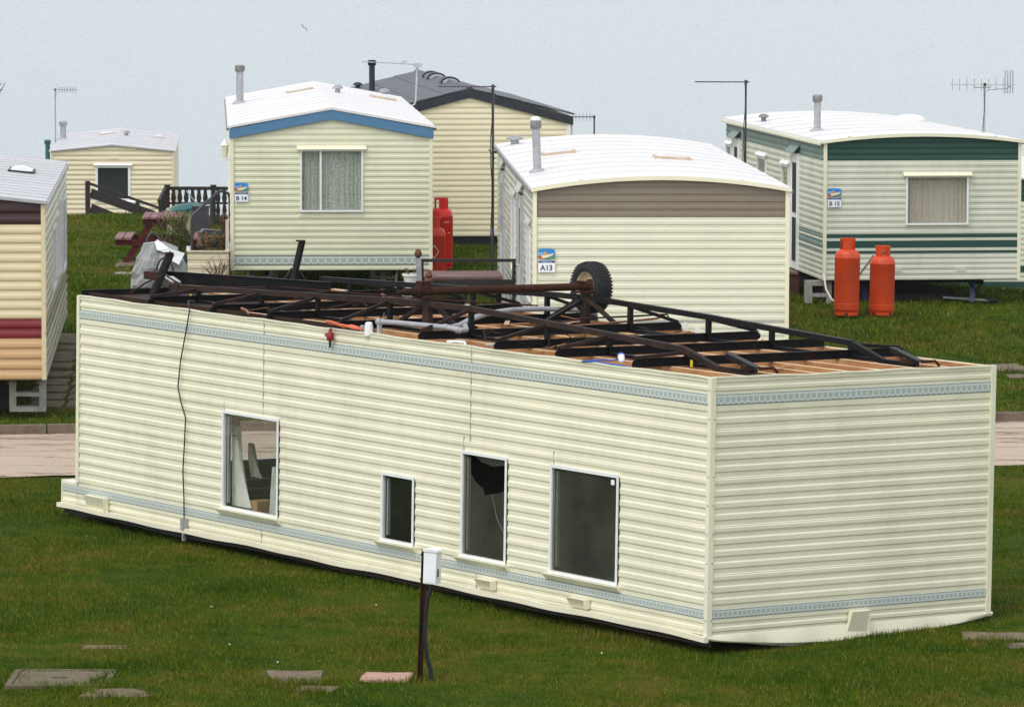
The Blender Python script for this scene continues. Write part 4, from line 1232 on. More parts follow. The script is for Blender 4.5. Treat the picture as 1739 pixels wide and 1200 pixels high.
# ---- weathered caravan with green stripes (B15)
b15 = caravan('static_caravan', 'weathered pale static caravan with dark green stripes and plate B15', (4.726, 70.675, 0.652), 0.123)
W, L, H, r = 3.05, 8.81, 2.086, 0.10
hole = (1.267, 2.24, H - 1.25, H - 0.50)
caravan_core(b15, W, L, H, r, 'curved', 0.10, gable='green')
wl = link('end_wall', None, b15)
stripes = [(0.411, 0.447), (0.492, 0.600), (0.644, 0.698)]
clad(wl, (0, 0, 0), 0, W, 0.0, 0.411, 0.0822, M['cream_b15'])
zz = 0.411
for a, b in stripes:
    if a - zz > 0.01:
        MB().box(0.02, W - 0.02, -0.010, 0.004, zz, a).build('plain_strip', M['cream_b15'], wl)
    MB().box(0.02, W - 0.02, -0.013, 0.004, a, b).build('green_stripe', M['green'], wl)
    zz = b
clad(wl, (0, 0, 0), 0, W, 0.698, H - 0.267, 0.0935, M['cream_b15'], [hole], span=gable_span(W, H, r, 'curved'))
clad(wl, (0, 0, 0), 0, W, H - 0.267, H + r - 0.002, 0.09, M['green'], span=gable_span(W, H + 0.01, r, 'curved'))
window(b15, (0, -0.004, 0), 0, *hole, frame=0.03, curtain='drape', hoodmat='trim')
bm = MB()
for x in (1.05, 2.05):
    for k in range(3):
        bm.box(x, x + 0.16, -0.022, -0.016, 0.135 + k * 0.028, 0.147 + k * 0.028)
bm.build('louvre_vents', M['white_frame'], wl)
for x in (0.02, W - 0.02):
    corner(b15, x, 0, 0, H + 0.004)
roof(b15, W, L, H + 0.012, r, 'curved', 'roof_white', 1.1, 0.05, -0.06)
ln = roof_line(W, H + 0.010, r, 'curved', 0.05)
MB().prism([(x, z + 0.036) for x, z in ln] + [(x, z - 0.012) for x, z in ln[::-1]], -0.076, -0.0605, 'xz').build('roof_edge_strip', M['trim'], b15)
sd_ = link('side_wall', None, b15)
ops = [('door', sp(2.0, 2.62, 0.02, 1.84)), ('window', sp(2.86, 3.46, 0.75, 1.62)), ('window', sp(4.9, 5.7, 1.1, 1.65)), ('door', sp(7.42, 8.0, 0.02, 1.84)), ('window', sp(8.2, 8.72, 0.95, 1.70))]
side_m = lambda z: M['green_side'] if z > H - 0.27 else (M['green'] if 0.50 < z < 0.60 or 0.40 < z < 0.45 or 0.64 < z < 0.70 else M['cream_b15'])
hl = [o[1] for o in ops]
clad(sd_, (0, L, 0), R(-90), L, 0.0, 0.411, 0.0822, M['cream_b15'], hl)
zz = 0.411
for a, b in stripes:
    if a - zz > 0.01:
        clad(sd_, (0, L, 0), R(-90), L, zz, a, 0.2, M['cream_b15'], hl)
    clad(sd_, (0, L, 0), R(-90), L, a, b, 0.2, M['green_side'], hl, name='green_stripe')
    zz = b
clad(sd_, (0, L, 0), R(-90), L, 0.698, H - 0.267, 0.0935, M['cream_b15'], hl)
clad(sd_, (0, L, 0), R(-90), L, H - 0.267, H - 0.002, 0.09, M['green_side'])
for k, o in ops:
    x0, x1, z0, z1 = o
    if k == 'window':
        window(b15, (0, L, 0), R(-90), *o, frame=0.045, hp=0.03, back='flue_grey', hoodmat='white_frame')
    else:
        dr = link('door', None, b15, (0, L, 0), (0, 0, R(-90)))
        MB().box(x0, x0 + 0.05, -0.045, 0.02, z0, z1).box(x1 - 0.05, x1, -0.045, 0.02, z0, z1).box(x0 + 0.05, x1 - 0.05, -0.045, 0.02, z1 - 0.06, z1).build('frame', M['white_frame'], dr)
        MB().box(x0 + 0.05, x1 - 0.05, -0.020, 0.02, z0, z1 - 0.06).build('leaf', M['white_frame'], dr)
        for (q0, q1) in ((z0 + 0.12, z0 + 0.80), (z0 + 0.88, z1 - 0.16)):
            MB().box(x0 + 0.12, x1 - 0.12, -0.026, -0.0205, q0, q1).build('pane', M['mesh_dark'], dr)
        MB().prism([(0.0, z1 + 0.12), (-0.02, z1 + 0.12), (-0.12, z1 + 0.01), (-0.12, z1)], x0 - 0.05, x1 + 0.05, 'yz').build('door_hood', M['green_side'], dr)
clad(link('side_wall', None, b15), (W, 0, 0), R(90), L, 0.0, H, 0.298, M['cream_b15'])
rz_ = lambda x: roof_z(W, H + 0.045, r, 'curved', x)
flue(b15, 0.34, 2.35, rz_(0.34), 0.56, 0.056)
mushroom(b15, 0.21, 6.4, rz_(0.21), 0.07, 'flue_cap')
for x, y in ((0.95, 5.6), (2.62, 6.2)):
    d_ = link('roof_dome', None, b15, (x, y, rz_(x)))
    MB().lathe([(0.27, -0.02), (0.27, 0.02), (0.25, 0.035)], 24).build('flange', M['white_frame'], d_, smooth=True)
    MB().lathe([(0.24, 0.035), (0.20, 0.075), (0.10, 0.098), (0.004, 0.104)], 24).build('dome', M['pvc_white'], d_, smooth=True)
for x in (-0.07, W + 0.07):
    MB().box(x - 0.018, x + 0.018, -0.03, L, H - 0.03, H + 0.005).build('gutter', M['trim'], b15)
sl = MB().tube([(-0.03, 6.95, H - 0.10), (-0.03, 6.95, 1.2)], 0.022, 7).build('downpipe', M['galv'], b15, smooth=True)
site_sign(b15, 0.060, H - 0.685, 'B 15')
underframe(b15, W, L)
ch = link('running_gear', None, b15)
for x in (1.42, 1.66):
    wh = link('wheel', None, b15, (x, 3.2, -0.12))
    MB().lathe([(0.16, -0.08), (0.24, -0.095), (0.268, -0.05), (0.268, 0.05), (0.24, 0.095), (0.16, 0.08)], 28, (0, 0, 0), 'x', cap=False).build('tyre', M['tyre'], wh, smooth=True)
    MB().lathe([(0.165, -0.05), (0.05, -0.02), (0.05, 0.02), (0.165, 0.05)], 20, (0, 0, 0), 'x').build('rim', M['galv'], wh, smooth=True)
MB().box(1.35, 1.75, 3.0, 3.4, -0.37, -0.30).build('wheel_block', M['concrete'], ch)
MB().bar((0.5, 0.5, -0.075), (2.4, 0.45, -0.045), 0.06, 0.05).build('cross_bar', M['chassis'], ch)
sb = link('corner_steady', None, b15)
MB().bar((2.38, 0.25, -0.02), (2.34, 0.12, -0.36), 0.07, 0.05).build('leg', M['steady_blue'], sb)
MB().tube([(2.28, 0.2, -0.02), (2.36, 0.18, -0.13), (2.55, 0.15, -0.30), (2.66, 0.12, -0.345)], 0.012, 6).build('winding_stay', M['chassis'], sb)
MB().tube([(2.52, 0.2, -0.01), (2.53, 0.19, -0.07), (2.43, 0.18, -0.17)], 0.012, 6).build('winding_handle', M['chassis'], sb)
MB().box(2.62, 2.72, 0.06, 0.16, -0.37, -0.32).build('foot_plate', M['chassis'], sb)
MB().bar((1.95, 0.4, -0.30), (2.66, 0.15, -0.335), 0.03, 0.03).build('brace', M['galv'], sb)
sb2 = link('corner_steady', None, b15)
MB().bar((0.72, 0.55, -0.02), (0.74, 0.45, -0.36), 0.10, 0.06).build('leg', M['steady_blue'], sb2)
bl = link('support_block', None, b15, (-0.02, 0.25, -0.36))
MB().box(-0.20, -0.12, -0.12, 0.12, 0, 0.27).box(0.10, 0.18, -0.12, 0.12, 0, 0.27).box(-0.20, 0.18, -0.12, 0.12, 0.27, 0.34).box(-0.12, 0.10, -0.12, 0.12, 0.10, 0.15).build('hollow_block', M['concrete'], bl)
MB().tube([(0.0, 0.22, 0.0), (0.0, 0.22, -0.09)], 0.012, 6).build('jack_pin', M['galv'], bl)
st = thing('brick_steps', 'dark brick doorstep with a slab top beside B15', 'steps', (4.726, 70.675, 0.652), 0.123)
for k in range(3):
    for j in range(3):
        MB().box(-0.60 + 0.20 * k, -0.405 + 0.20 * k, 1.95, 2.75, -0.40 + 0.115 * j, -0.29 + 0.115 * j).build('brick', M['brick'], st)
MB().box(-0.62, -0.02, 1.93, 2.77, -0.05, -0.005).build('slab', M['slab_grey'], st)
MB().box(0.95, 2.2, 0.5, 4.0, -0.36, -0.27).build('shade_sheet', M['dark'], b15)  # dark sheets added among the debris to deepen the shade below B15
MB().box(0.3, 0.9, 1.2, 4.0, -0.36, -0.16).build('shade_sheet', M['dark'], b15)
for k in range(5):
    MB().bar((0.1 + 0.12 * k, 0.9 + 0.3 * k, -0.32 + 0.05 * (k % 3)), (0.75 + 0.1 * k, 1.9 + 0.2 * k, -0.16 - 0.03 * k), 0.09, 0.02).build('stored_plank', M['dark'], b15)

# ---- tall tan caravan with tiled roof behind
dcv = caravan('static_caravan', 'tall tan static caravan with dark tiled roof behind the red gas bottles', (1.04 - 3.66 * math.cos(0.111), 84.7 - 3.66 * math.sin(0.111), 0.424), 0.111)
W, L, H, r = 3.66, 10.5, 2.196, 0.46
caravan_core(dcv, W, L, H, r, 'gable', 0.03, gable='tan_d')
wl = link('end_wall', None, dcv)
clad(wl, (0, 0, 0), 0, W, 0.0, H + r - 0.03, 0.100, M['tan_d'], span=gable_span(W, H - 0.10, r, 'gable'), prof=FLUTE_LOW)
for x in (0.02, W - 0.02):
    corner(dcv, x, 0, 0, H - 0.05, 'white_frame', 0.07)
MB().box(W + 0.004, W + 0.05, -0.02, 0.06, 0.0, H - 0.02).build('downpipe', M['alu'], dcv)
for xa, xb in ((-0.06, W / 2 - 0.001), (W + 0.06, W / 2 + 0.001)):
    za, zb = H - 0.03, H + r + 0.012
    MB().prism([(xa, za), (xb, zb), (xb, zb - 0.15), (xa, za - 0.15)], -0.05, -0.022, 'xz').build('fascia_board', M['fascia_navy'], dcv)
    MB().prism([(xa, za - 0.045), (xb, zb - 0.045), (xb, zb - 0.055), (xa, za - 0.055)], -0.056, -0.0505, 'xz').build('fascia_bead', M['grey_plastic'], dcv)
rf = link('roof', None, dcv)
n_t = 24
for sgn in (0, 1):
    for c in range(4):
        t0, t1 = c / 4, (c + 1) / 4
        # each tile-effect strip climbs one quarter of the slope; stepped tiles along its length
        x0, x1 = (-0.08 + (W / 2 + 0.08) * t0, -0.08 + (W / 2 + 0.08) * t1)
        z0, z1 = H + 0.02 + (r + 0.015) * t0 - 0.02, H + 0.02 + (r + 0.015) * t1 - 0.02
        if sgn:
            x0, x1 = W - x0, W - x1
        m_ = MB()
        d = (L + 0.1) / n_t
        for k in range(n_t):
            y0 = -0.05 + k * d
            m_.add([(x0, y0, z0 + 0.030), (x1, y0, z1 + 0.018), (x1, y0 + d, z1 + 0.026), (x0, y0 + d, z0 + 0.038), (x0, y0, z0), (x1, y0, z1), (x1, y0 + d, z1), (x0, y0 + d, z0)],
                   [(0, 1, 2, 3), (4, 7, 6, 5), (0, 4, 5, 1), (2, 6, 7, 3), (0, 3, 7, 4), (1, 5, 6, 2)])
        o = m_.build('tile_sheet', M['roof_slate'], rf)
bm = MB()
for k in range(26):
    bm.lathe([(0.075, k * 0.405 - 0.03), (0.082, k * 0.405 + 0.36), (0.068, k * 0.405 + 0.37)], 10, (W / 2, 0, H + r - 0.005), 'y')
bm.build('ridge_capping', M['roof_slate'], rf)
for y in (6.3, 7.3, 3.6):
    d_ = link('ridge_vent', None, dcv, (W / 2, y, H + r))
    MB().prism([(0.19 * math.cos(a), 0.01 + 0.12 * math.sin(a)) for a in np.linspace(0, math.pi, 11)], 0, 0.32, 'xz').build('vent_cowl', M['fascia_navy'], d_)
    MB().prism([(0.15 * math.cos(a), 0.01 + 0.085 * math.sin(a)) for a in np.linspace(0, math.pi, 11)], -0.02, 0.60, 'xz').build('vent_pipe', M['alu'], d_)
flue(dcv, 0.64, 7.2, roof_z(W, H + 0.02, r, 'gable', 0.64), 0.62, 0.058, 'fascia_navy', 'black', collar=True)
mushroom(dcv, 0.55, 9.6, roof_z(W, H + 0.03, r, 'gable', 0.55), 0.08, 'fascia_navy')
clad(link('side_wall', None, dcv), (0, L, 0), R(-90), L, 0.0, H, 0.2, M['tan_d'])
clad(link('side_wall', None, dcv), (W, 0, 0), R(90), L, 0.0, H, 0.2, M['tan_d'])
MB().box(0.03, W - 0.03, 0.06, 0.09, -0.42, -0.006).build('skirting', M['black'], dcv)
MB().box(0.06, 0.09, 0.09, L - 0.1, -0.42, -0.006).box(W - 0.09, W - 0.06, 0.09, L - 0.1, -0.42, -0.006).build('side_skirting', M['black'], dcv)
MB().box(2.20, 2.30, -0.022, -0.016, 0.04, 0.14).build('notice', M['sign_white'], wl)

# ---- small beige caravan far left by the cliff edge
hcv = caravan('static_caravan', 'small distant beige caravan with a dark mesh window, beyond the black ramp rail', (-11.489, 116.0, -1.675), 0.06)
W, L, H, r = 3.05, 10.0, 2.15, 0.15
caravan_core(hcv, W, L, H, r, 'gable', 0.03, gable='tan_h')
hole = (1.10, 1.97, H - 1.22, H - 0.33)
wl = link('end_wall', None, hcv)
clad(wl, (0, 0, 0), 0, W, 0.0, H + r, 0.122, M['tan_h'], [hole], span=gable_span(W, H, r, 'gable'), prof=FLUTE)
window(hcv, (0, -0.004, 0), 0, *hole, frame=0.06, glass='glass', back='mesh_dark', hoodmat='white_frame')
MB().box(1.45, 1.66, -0.035, -0.012, H - 0.17, H - 0.12).build('louvre', M['trim'], wl)
for x in (0.02, W - 0.02):
    corner(hcv, x, 0, 0, H, 'tan_h')
roof(hcv, W, L, H + 0.012, r, 'gable', 'roof_grey', 1.2, 0.05, -0.06)
clad(link('side_wall', None, hcv), (W, 0, 0), R(90), L, 0.0, H, 0.25, M['tan_h'])
clad(link('side_wall', None, hcv), (0, L, 0), R(-90), L, 0.0, H, 0.25, M['tan_h'])
rz_ = lambda x: roof_z(W, H + 0.045, r, 'gable', x)
flue(hcv, 0.08, 6.3, rz_(0.08), 0.46, 0.075, 'flue_grey', 'flue_grey')
flue(hcv, -0.20, 3.0, H - 0.55, 0.72, 0.06, 'teal', 'teal', collar=False)
skylight(hcv, 1.0, 1.42, 6.6, rz_(1.0), rz_(1.42), 0.5)
mushroom(hcv, 1.75, 5.6, rz_(1.75), 0.085)
skylight(hcv, 2.48, 2.70, 6.2, rz_(2.48), rz_(2.70), 0.4)
underframe(hcv, W, L)
blocks(hcv, [(0.5, 0.6), (2.5, 0.6), (0.5, 8), (2.5, 8)], 0.72)

# ---- yellow, red and orange caravan at the left edge
ecv = caravan('static_caravan', 'yellow cream static caravan with red waist band and orange lower panels', (-5.604 - 3.05 * math.cos(0.0695), 55.8 - 3.05 * math.sin(0.0695), 0.530), 0.0695)
W, L, H, r = 3.05, 9.62, 2.113, 0.16
caravan_core(ecv, W, L, H, r, 'gable', 0.03, gable='maroon')
wl = link('end_wall', None, ecv)
clad(wl, (0, 0, 0), 0, W, 0.0, 0.50, 0.125, M['orange_e'], prof=FLUTE)
clad(wl, (0, 0, 0), 0, W, 0.50, 0.735, 0.1175, M['red_e'], prof=FLUTE)
clad(wl, (0, 0, 0), 0, W, 0.735, H - 0.245, 0.112, M['tan_e'], prof=FLUTE)
clad(wl, (0, 0, 0), 0, W, H - 0.245, H + r - 0.002, 0.12, M['maroon'], span=gable_span(W, H, r, 'gable'), prof=FLUTE)
for x in (0.02, W - 0.02):
    corner(ecv, x, 0, 0, H - 0.004, 'tan_e', 0.055)
bm = MB()
for k in range(6):
    bm.lathe([(0.008, -0.004), (0.008, 0.004)], 8, (W - 0.005, -0.027, 0.2 + 0.36 * k), 'y')
bm.build('trim_screws', M['galv'], ecv)
roof(ecv, W, L, H + 0.012, r, 'gable', 'roof_grey', 0.62, 0.02, -0.05, th=0.025)
MB().prism([(x, z + 0.03) for x, z in roof_line(W, H + 0.01, r, 'gable', 0.02)] + [(x, z - 0.008) for x, z in roof_line(W, H + 0.01, r, 'gable', 0.02)[::-1]], -0.066, -0.0505, 'xz').build('roof_edge_strip', M['flue_grey'], ecv)
sd_ = link('side_wall', None, ecv)
ops = [(2.7, 4.0, 0.85, 1.65), (4.3, 5.2, 0.9, 1.72), (5.6, 6.4, 0.85, 1.85), (7.4, 9.0, 0.75, 1.75)]
clad(sd_, (W, 0, 0), R(90), L, 0.0, 0.50, 0.125, M['side_e'], ops, prof=FLUTE)
clad(sd_, (W, 0, 0), R(90), L, 0.50, 0.735, 0.1175, M['brown_e'], ops, prof=FLUTE)
clad(sd_, (W, 0, 0), R(90), L, 0.735, H, 0.115, M['side_e'], ops, prof=FLUTE)
for o in ops:
    window(ecv, (W, 0, 0), R(90), *o, frame=0.04, hood=False, back='mesh_dark', depth=0.03)
MB().box(W + 0.012, W + 0.045, -0.05, L, H - 0.03, H + 0.016).build('gutter', M['flue_grey'], ecv)
skylight(ecv, 2.40, 2.74, 5.9, roof_z(W, H + 0.035, r, 'gable', 2.40), roof_z(W, H + 0.035, r, 'gable', 2.74), 0.9, 'black')
underframe(ecv, W, L, -0.06)
blocks(ecv, [(2.82, 0.35), (0.8, 0.35), (2.7, 5)], 0.41)
MB().box(0.2, 2.55, 0.5, 0.6, -0.40, -0.012).build('skirting', M['dark'], ecv)

# ---- caravan at the far right, mostly hidden
gcv = caravan('static_caravan', 'pale caravan with green band peeping out behind B15 at the right edge', (6.75, 82.0, -0.50), 0.0)
W, L, H, r = 3.6, 9.0, 1.99, 0.12
caravan_core(gcv, W, L, H, r, 'curved', 0.03, gable='green')
wl = link('end_wall', None, gcv)
clad(wl, (0, 0, 0), 0, W, 0.0, 0.20, 0.1, M['cream_a13'])
MB().box(0, W, -0.013, 0.004, 0.20, 0.30).build('green_stripe', M['green'], wl)
clad(wl, (0, 0, 0), 0, W, 0.30, 0.48, 0.09, M['cream_a13'])
MB().box(0, W, -0.013, 0.004, 0.48, 0.58).build('green_stripe', M['green'], wl)
clad(wl, (0, 0, 0), 0, W, 0.58, H - 0.27, 0.094, M['cream_a13'])
clad(wl, (0, 0, 0), 0, W, H - 0.27, H - 0.01, 0.09, M['green'])
roof(gcv, W, L, H + 0.01, r, 'curved', 'roof_white', 1.2, 0.04, -0.05)
clad(link('side_wall', None, gcv), (0, L, 0), R(-90), L, 0.0, H, 0.25, M['cream_a13'])
clad(link('side_wall', None, gcv), (W, 0, 0), R(90), L, 0.0, H, 0.25, M['cream_a13'])
clad(link('skirting', None, gcv), (0, 0.02, 0), 0, W, -0.36, -0.005, 0.12, M['cream_a13'])

# ================================================================== things standing about
def gz(x, y):
    return float(terrain(x, y))
# ---- gas bottles
def gas_bottle(label, x, y, h, rad, mat, lean=0.0, rz=0.0, z=None, writing=False):
    g = thing('gas_bottle', label, 'gas bottle', (x, y, (gz(x, y) if z is None else z) - 0.01), rz, 'gas bottles beside the caravans')
    g.rotation_euler = (0, lean, rz)
    s = h / 1.29
    b = [(rad * 0.86, 0.055 * s), (rad * 0.97, 0.075 * s), (rad, 0.11 * s), (rad, 0.945 * s), (rad * 1.012, 0.95 * s), (rad * 1.012, 0.962 * s), (rad, 0.967 * s), (rad * 0.98, 1.00 * s), (rad * 0.90, 1.045 * s), (rad * 0.74, 1.08 * s), (rad * 0.52, 1.10 * s), (0.03, 1.112 * s)]
    MB().lathe(b, 30).build('body', M[mat], g, smooth=True)
    MB().lathe([(rad * 0.99, 0.170 * s), (rad * 1.012, 0.176 * s), (rad * 1.012, 0.190 * s), (rad * 0.99, 0.196 * s)], 30, cap=False).build('weld_seam', M[mat], g, smooth=True)
    bm = MB()
    bm.lathe([(rad * 0.93, 0.0), (rad * 0.95, 0.06 * s), (rad * 0.89, 0.06 * s), (rad * 0.88, 0.0)], 30, cap=False)
    bm.build('foot_ring', M[mat], g, smooth=True)
    for k in range(4):
        a = 0.6 + k * math.pi / 2
        MB().box(-0.025, 0.025, -0.004, 0.004, 0.012, 0.04).build('drain_slot', M['black'], g, (rad * 0.948 * math.sin(a), -rad * 0.948 * math.cos(a), 0), (0, 0, a))
    N = 26
    vs, fs = [], []
    for i in range(N + 1):                       # collar: a ring open at one side, with hand holes
        a = -math.pi * 0.5 + 0.35 + (2 * math.pi - 0.7) * i / N
        for rr in (rad * 0.60, rad * 0.56):
            for zz_ in (1.085 * s, 1.27 * s):
                vs.append((rr * math.cos(a), rr * math.sin(a), zz_))
        if i:
            p, q = 4 * (i - 1), 4 * i
            if not (7 <= i <= 9 or 18 <= i <= 20):
                for (u, w_) in ((0, 1), (1, 3), (3, 2), (2, 0)):
                    fs.append((p + u, q + u, q + w_, p + w_))
    MB().add(vs, fs).build('collar', M[mat], g, smooth=True)
    MB().lathe([(rad * 0.60, 1.255 * s), (rad * 0.62, 1.268 * s), (rad * 0.60, 1.285 * s), (rad * 0.55, 1.285 * s), (rad * 0.54, 1.255 * s)], 26, cap=False).build('collar_rim', M[mat], g, smooth=True)
    MB().lathe([(0.022, 1.09 * s), (0.022, 1.16 * s), (0.034, 1.165 * s), (0.034, 1.20 * s)], 10).build('valve', M['galv'], g, smooth=True)
    return g
OX, OY = 5.0, 68.55
ga = gas_bottle('taller orange gas bottle standing in front of the striped caravan B15', 4.935, 68.6, 1.14, 0.187, 'gas_orange', 0.022, 0.9, z=0.305)
gb = gas_bottle('shorter orange gas bottle standing in front of the striped caravan B15', 5.475, 68.9, 1.03, 0.186, 'gas_orange', 0.018, 0.2, z=0.285)
tag(MB().tube([(4.72, 70.45, 0.76), (4.70, 69.6, 0.60), (4.74, 69.0, 0.50), (4.80, 68.72, 0.46)], 0.014, 7).build('gas_hose', M['drape'], smooth=True), 'pale pink hose looping from concrete block to taller orange gas bottle', 'hose')
tag(MB().tube([(5.36, 69.05, 1.15), (5.28, 69.2, 1.0), (5.16, 69.3, 0.82), (5.08, 69.5, 0.72)], 0.014, 7).build('gas_hose', M['flue_grey'], smooth=True), 'grey hose hanging between the two orange gas bottles', 'hose')
gc = gas_bottle('dull red gas bottle with a white diamond beside the wall of B14', -1.245, 74.0, 1.17, 0.185, 'gas_dull', 0.0, -0.5)
gd = gas_bottle('bright red gas bottle standing behind the dull red one beside B14', -1.19, 78.0, 1.20, 0.195, 'gas_red', 0.0, -0.5)
def on_curve(g, name, mat, rad, a0, pts):
    for p, q in zip(pts[:-1], pts[1:]):
        A = Vector((rad * math.sin(a0 + p[0] / rad), -rad * math.cos(a0 + p[0] / rad), p[1]))
        B = Vector((rad * math.sin(a0 + q[0] / rad), -rad * math.cos(a0 + q[0] / rad), q[1]))
        MB().bar(A, B, 0.008, 0.008).build(name, M[mat], g)
on_curve(gc, 'diamond_mark', 'sign_white', 0.188, 0.55, [(-0.09, 0.62), (0.0, 0.72), (0.07, 0.62), (0.0, 0.52), (-0.09, 0.62)])
on_curve(gc, 'white_mark', 'sign_white', 0.188, 0.55, [(0.0, 0.46), (0.09, 0.46)])
on_curve(gd, 'white_mark', 'sign_white', 0.198, 1.0, [(-0.05, 0.80), (0.05, 0.80)])
on_curve(gd, 'white_mark', 'sign_white', 0.198, 1.0, [(-0.06, 0.62), (0.06, 0.62)])

# ---- electric hook-up post in the foreground
hp = thing('hookup_post', 'rusty leaning post with a white electric hook-up box on the near grass', 'post', (-0.735, 37.05, -0.10), 0.0)
MB().prism([(-0.023, 0.020), (0.023, 0.020), (0.023, 0.014), (-0.017, 0.014), (-0.017, -0.024), (-0.023, -0.024)], -0.2, 1.06, 'xy').build('angle_post', M['rust'], hp, (0, 0, 0), (0, R(2.1), 0))
bxp = link('meter_box', None, hp, (0.100, -0.02, 0.79), (0, R(2.0), R(-24)))
bxp.scale = (0.80, 0.80, 0.94)
MB().box(-0.075, 0.065, -0.06, 0.06, 0.0, 0.275).build('case', M['pvc_white'], bxp)
MB().prism([(-0.085, 0.275), (0.078, 0.275), (0.070, 0.292), (-0.02, 0.302), (-0.085, 0.292)], -0.070, 0.068, 'xz').build('lid', M['pvc_white'], bxp)
MB().box(0.0655, 0.069, -0.03, 0.0, 0.06, 0.13).build('latch', M['black'], bxp)
MB().box(-0.074, 0.064, -0.0635, -0.0605, 0.012, 0.262).build('front_panel', M['sign_white'], bxp)
for z in (0.03, 0.24):
    MB().bar((-0.125, 0.0, z), (-0.075, 0.0, z), 0.05, 0.02).build('bracket', M['rust'], bxp)
MB().tube([(0.10, -0.01, 0.80), (0.088, -0.01, 0.74), (0.062, -0.01, 0.66), (0.045, -0.01, 0.50), (0.040, -0.01, 0.35), (0.062, -0.01, 0.18), (0.088, -0.01, 0.08), (0.088, -0.01, -0.03)], 0.018, 8).build('cable', M['black'], hp, smooth=True)

# ---- television aerials
def aerial(label, x, y, z0, z1, boom, mat='pole_dark', n_el=8, el=0.16, vert=True, refl=True, rz=0.0, tilt=0.0, r=0.016, cable=True, er=0.0065):
    """mast from z0 to z1 with a Yagi: boom = (start, end) along local x from the mast"""
    t = thing('tv_aerial', label, 'aerial', (x, y, z0), rz, 'television aerials')
    h = z1 - z0
    MB().tube([(0, 0, 0), (0, 0, h)], r, 8).build('mast', M[mat], t, smooth=True)
    a, b = boom
    zb = h - 0.03
    f = lambda s: (s, -0.03, zb - tilt * s)
    MB().bar(f(a), f(b), 0.018, 0.018).build('boom', M[mat], t)
    MB().box(-0.024, 0.024, -0.042, 0.02, zb - 0.03, zb + 0.03).build('clamp', M['pole_dark'], t)
    for k in range(n_el):
        s = a + (b - a) * (0.03 + 0.78 * k / max(1, n_el - 1)) if abs(a) > abs(b) else b + (a - b) * (0.03 + 0.78 * k / max(1, n_el - 1))
        p = Vector(f(s))
        d = Vector((0, 0, el / 2)) if vert else Vector((0, el / 2, 0))
        MB().tube([p - d, p + d], er, 5).build('element', M['galv'], t)
    if refl:
        s = b if abs(a) > abs(b) else a
        p = Vector(f(s))
        for k in range(6):
            zz_ = -0.13 + 0.052 * k
            MB().tube([p + Vector((0.0 + abs(zz_) * 0.5, -0.15, zz_)), p + Vector((0.0 + abs(zz_) * 0.5, 0.15, zz_))], 0.004, 5).build('reflector_rod', M['alu'], t)
        for yy in (-0.1, 0.1):
            MB().bar(p + Vector((0.07, yy, -0.14)), p + Vector((0.0, yy, 0)), 0.01, 0.006).bar(p + Vector((0.0, yy, 0)), p + Vector((0.07, yy, 0.14)), 0.01, 0.006).build('reflector_frame', M['alu'], t)
    if cable:
        pts = [(-0.02 + 0.02 * math.sin(k * 1.9), -0.02, h * (1 - k / 9)) for k in range(10)]
        MB().tube(pts, 0.006, 5).build('coax_cable', M['black'], t, smooth=True)
    return t
aerial('dark aerial mast with a long thin boom standing beside the wall of B15', 3.795, 75.9, gz(3.8, 76) - 0.05, 3.53, (-0.83, 0.06), 'pole_dark', 18, 0.018, False, False)
mst = aerial('tall dark aerial mast clamped to the far corner of A13', -0.285, 67.6, gz(-0.3, 67.6) - 0.05, 3.71, (-0.80, 0.05), 'pole_dark', 12, 0.03, False, False, r=0.02)
MB().bar((0.0, 0, 2.52), (0.16, -0.1, 2.52), 0.03, 0.04).bar((-0.06, -0.03, 2.56), (0.03, -0.03, 2.42), 0.015, 0.015).build('wall_bracket', M['pole_dark'], mst)
big = aerial('wide aerial with upright rods and mesh reflector on a pole behind B15', 8.50, 84.0, gz(8.5, 84) - 0.05, 3.24, (-0.62, 0.55), 'alu', 8, 0.22, True, False, r=0.018)
hb_ = 3.24 - gz(8.5, 84) + 0.05
for k in range(4):
    MB().tube([(0.36 + 0.05 * k, -0.06 + 0.03 * k, hb_ - 0.19), (0.36 + 0.05 * k, -0.06 + 0.03 * k, hb_ + 0.23)], 0.010, 5).build('reflector_rod', M['galv'], big)
MB().tube([(0, 0, hb_ - 0.15), (0.10, 0, hb_ - 0.12), (0.40, 0, hb_ - 0.10), (0.48, 0, hb_ - 0.03)], 0.009, 5).build('stay', M['galv'], big)
MB().tube([(-0.2, 0, hb_ - 0.03), (-0.18, 0, hb_ - 0.08), (0.1, 0, hb_ - 0.08), (0.12, 0, hb_ - 0.03)], 0.009, 5).build('cradle', M['galv'], big)
aerial('small aerial on a thin mast beside the distant beige caravan', -11.96, 122.0, gz(-12, 122) - 0.05, 1.86, (0.0, 0.56), 'galv', 7, 0.15, True, True, cable=False, er=0.012)
aerial('small aerial with a short mast showing behind the roof of A13', 1.665, 95.0, gz(1.66, 95) - 0.05, 2.22, (-0.46, 0.0), 'pole_dark', 6, 0.16, True, False, cable=False)
ca = thing('tv_aerial', 'pale aerial on a cranked bracket at the roof edge of B14', 'aerial', (-1.74, 79.2, 2.93), 0.064, 'television aerials')
MB().tube([(-0.14, 0.0, 0.0), (-0.02, -0.06, 0.02), (0.08, -0.06, 0.08), (0.10, -0.06, 0.16), (0.12, -0.06, 0.76)], 0.017, 8).build('mast', M['alu'], ca, smooth=True)
MB().bar((0.20, -0.09, 0.745), (-0.82, -0.09, 0.80), 0.015, 0.015).build('boom', M['galv'], ca)
MB().box(0.06, 0.19, -0.12, -0.04, 0.70, 0.78).box(-0.14, -0.06, -0.11, -0.07, 0.75, 0.82).build('clamp', M['alu'], ca)
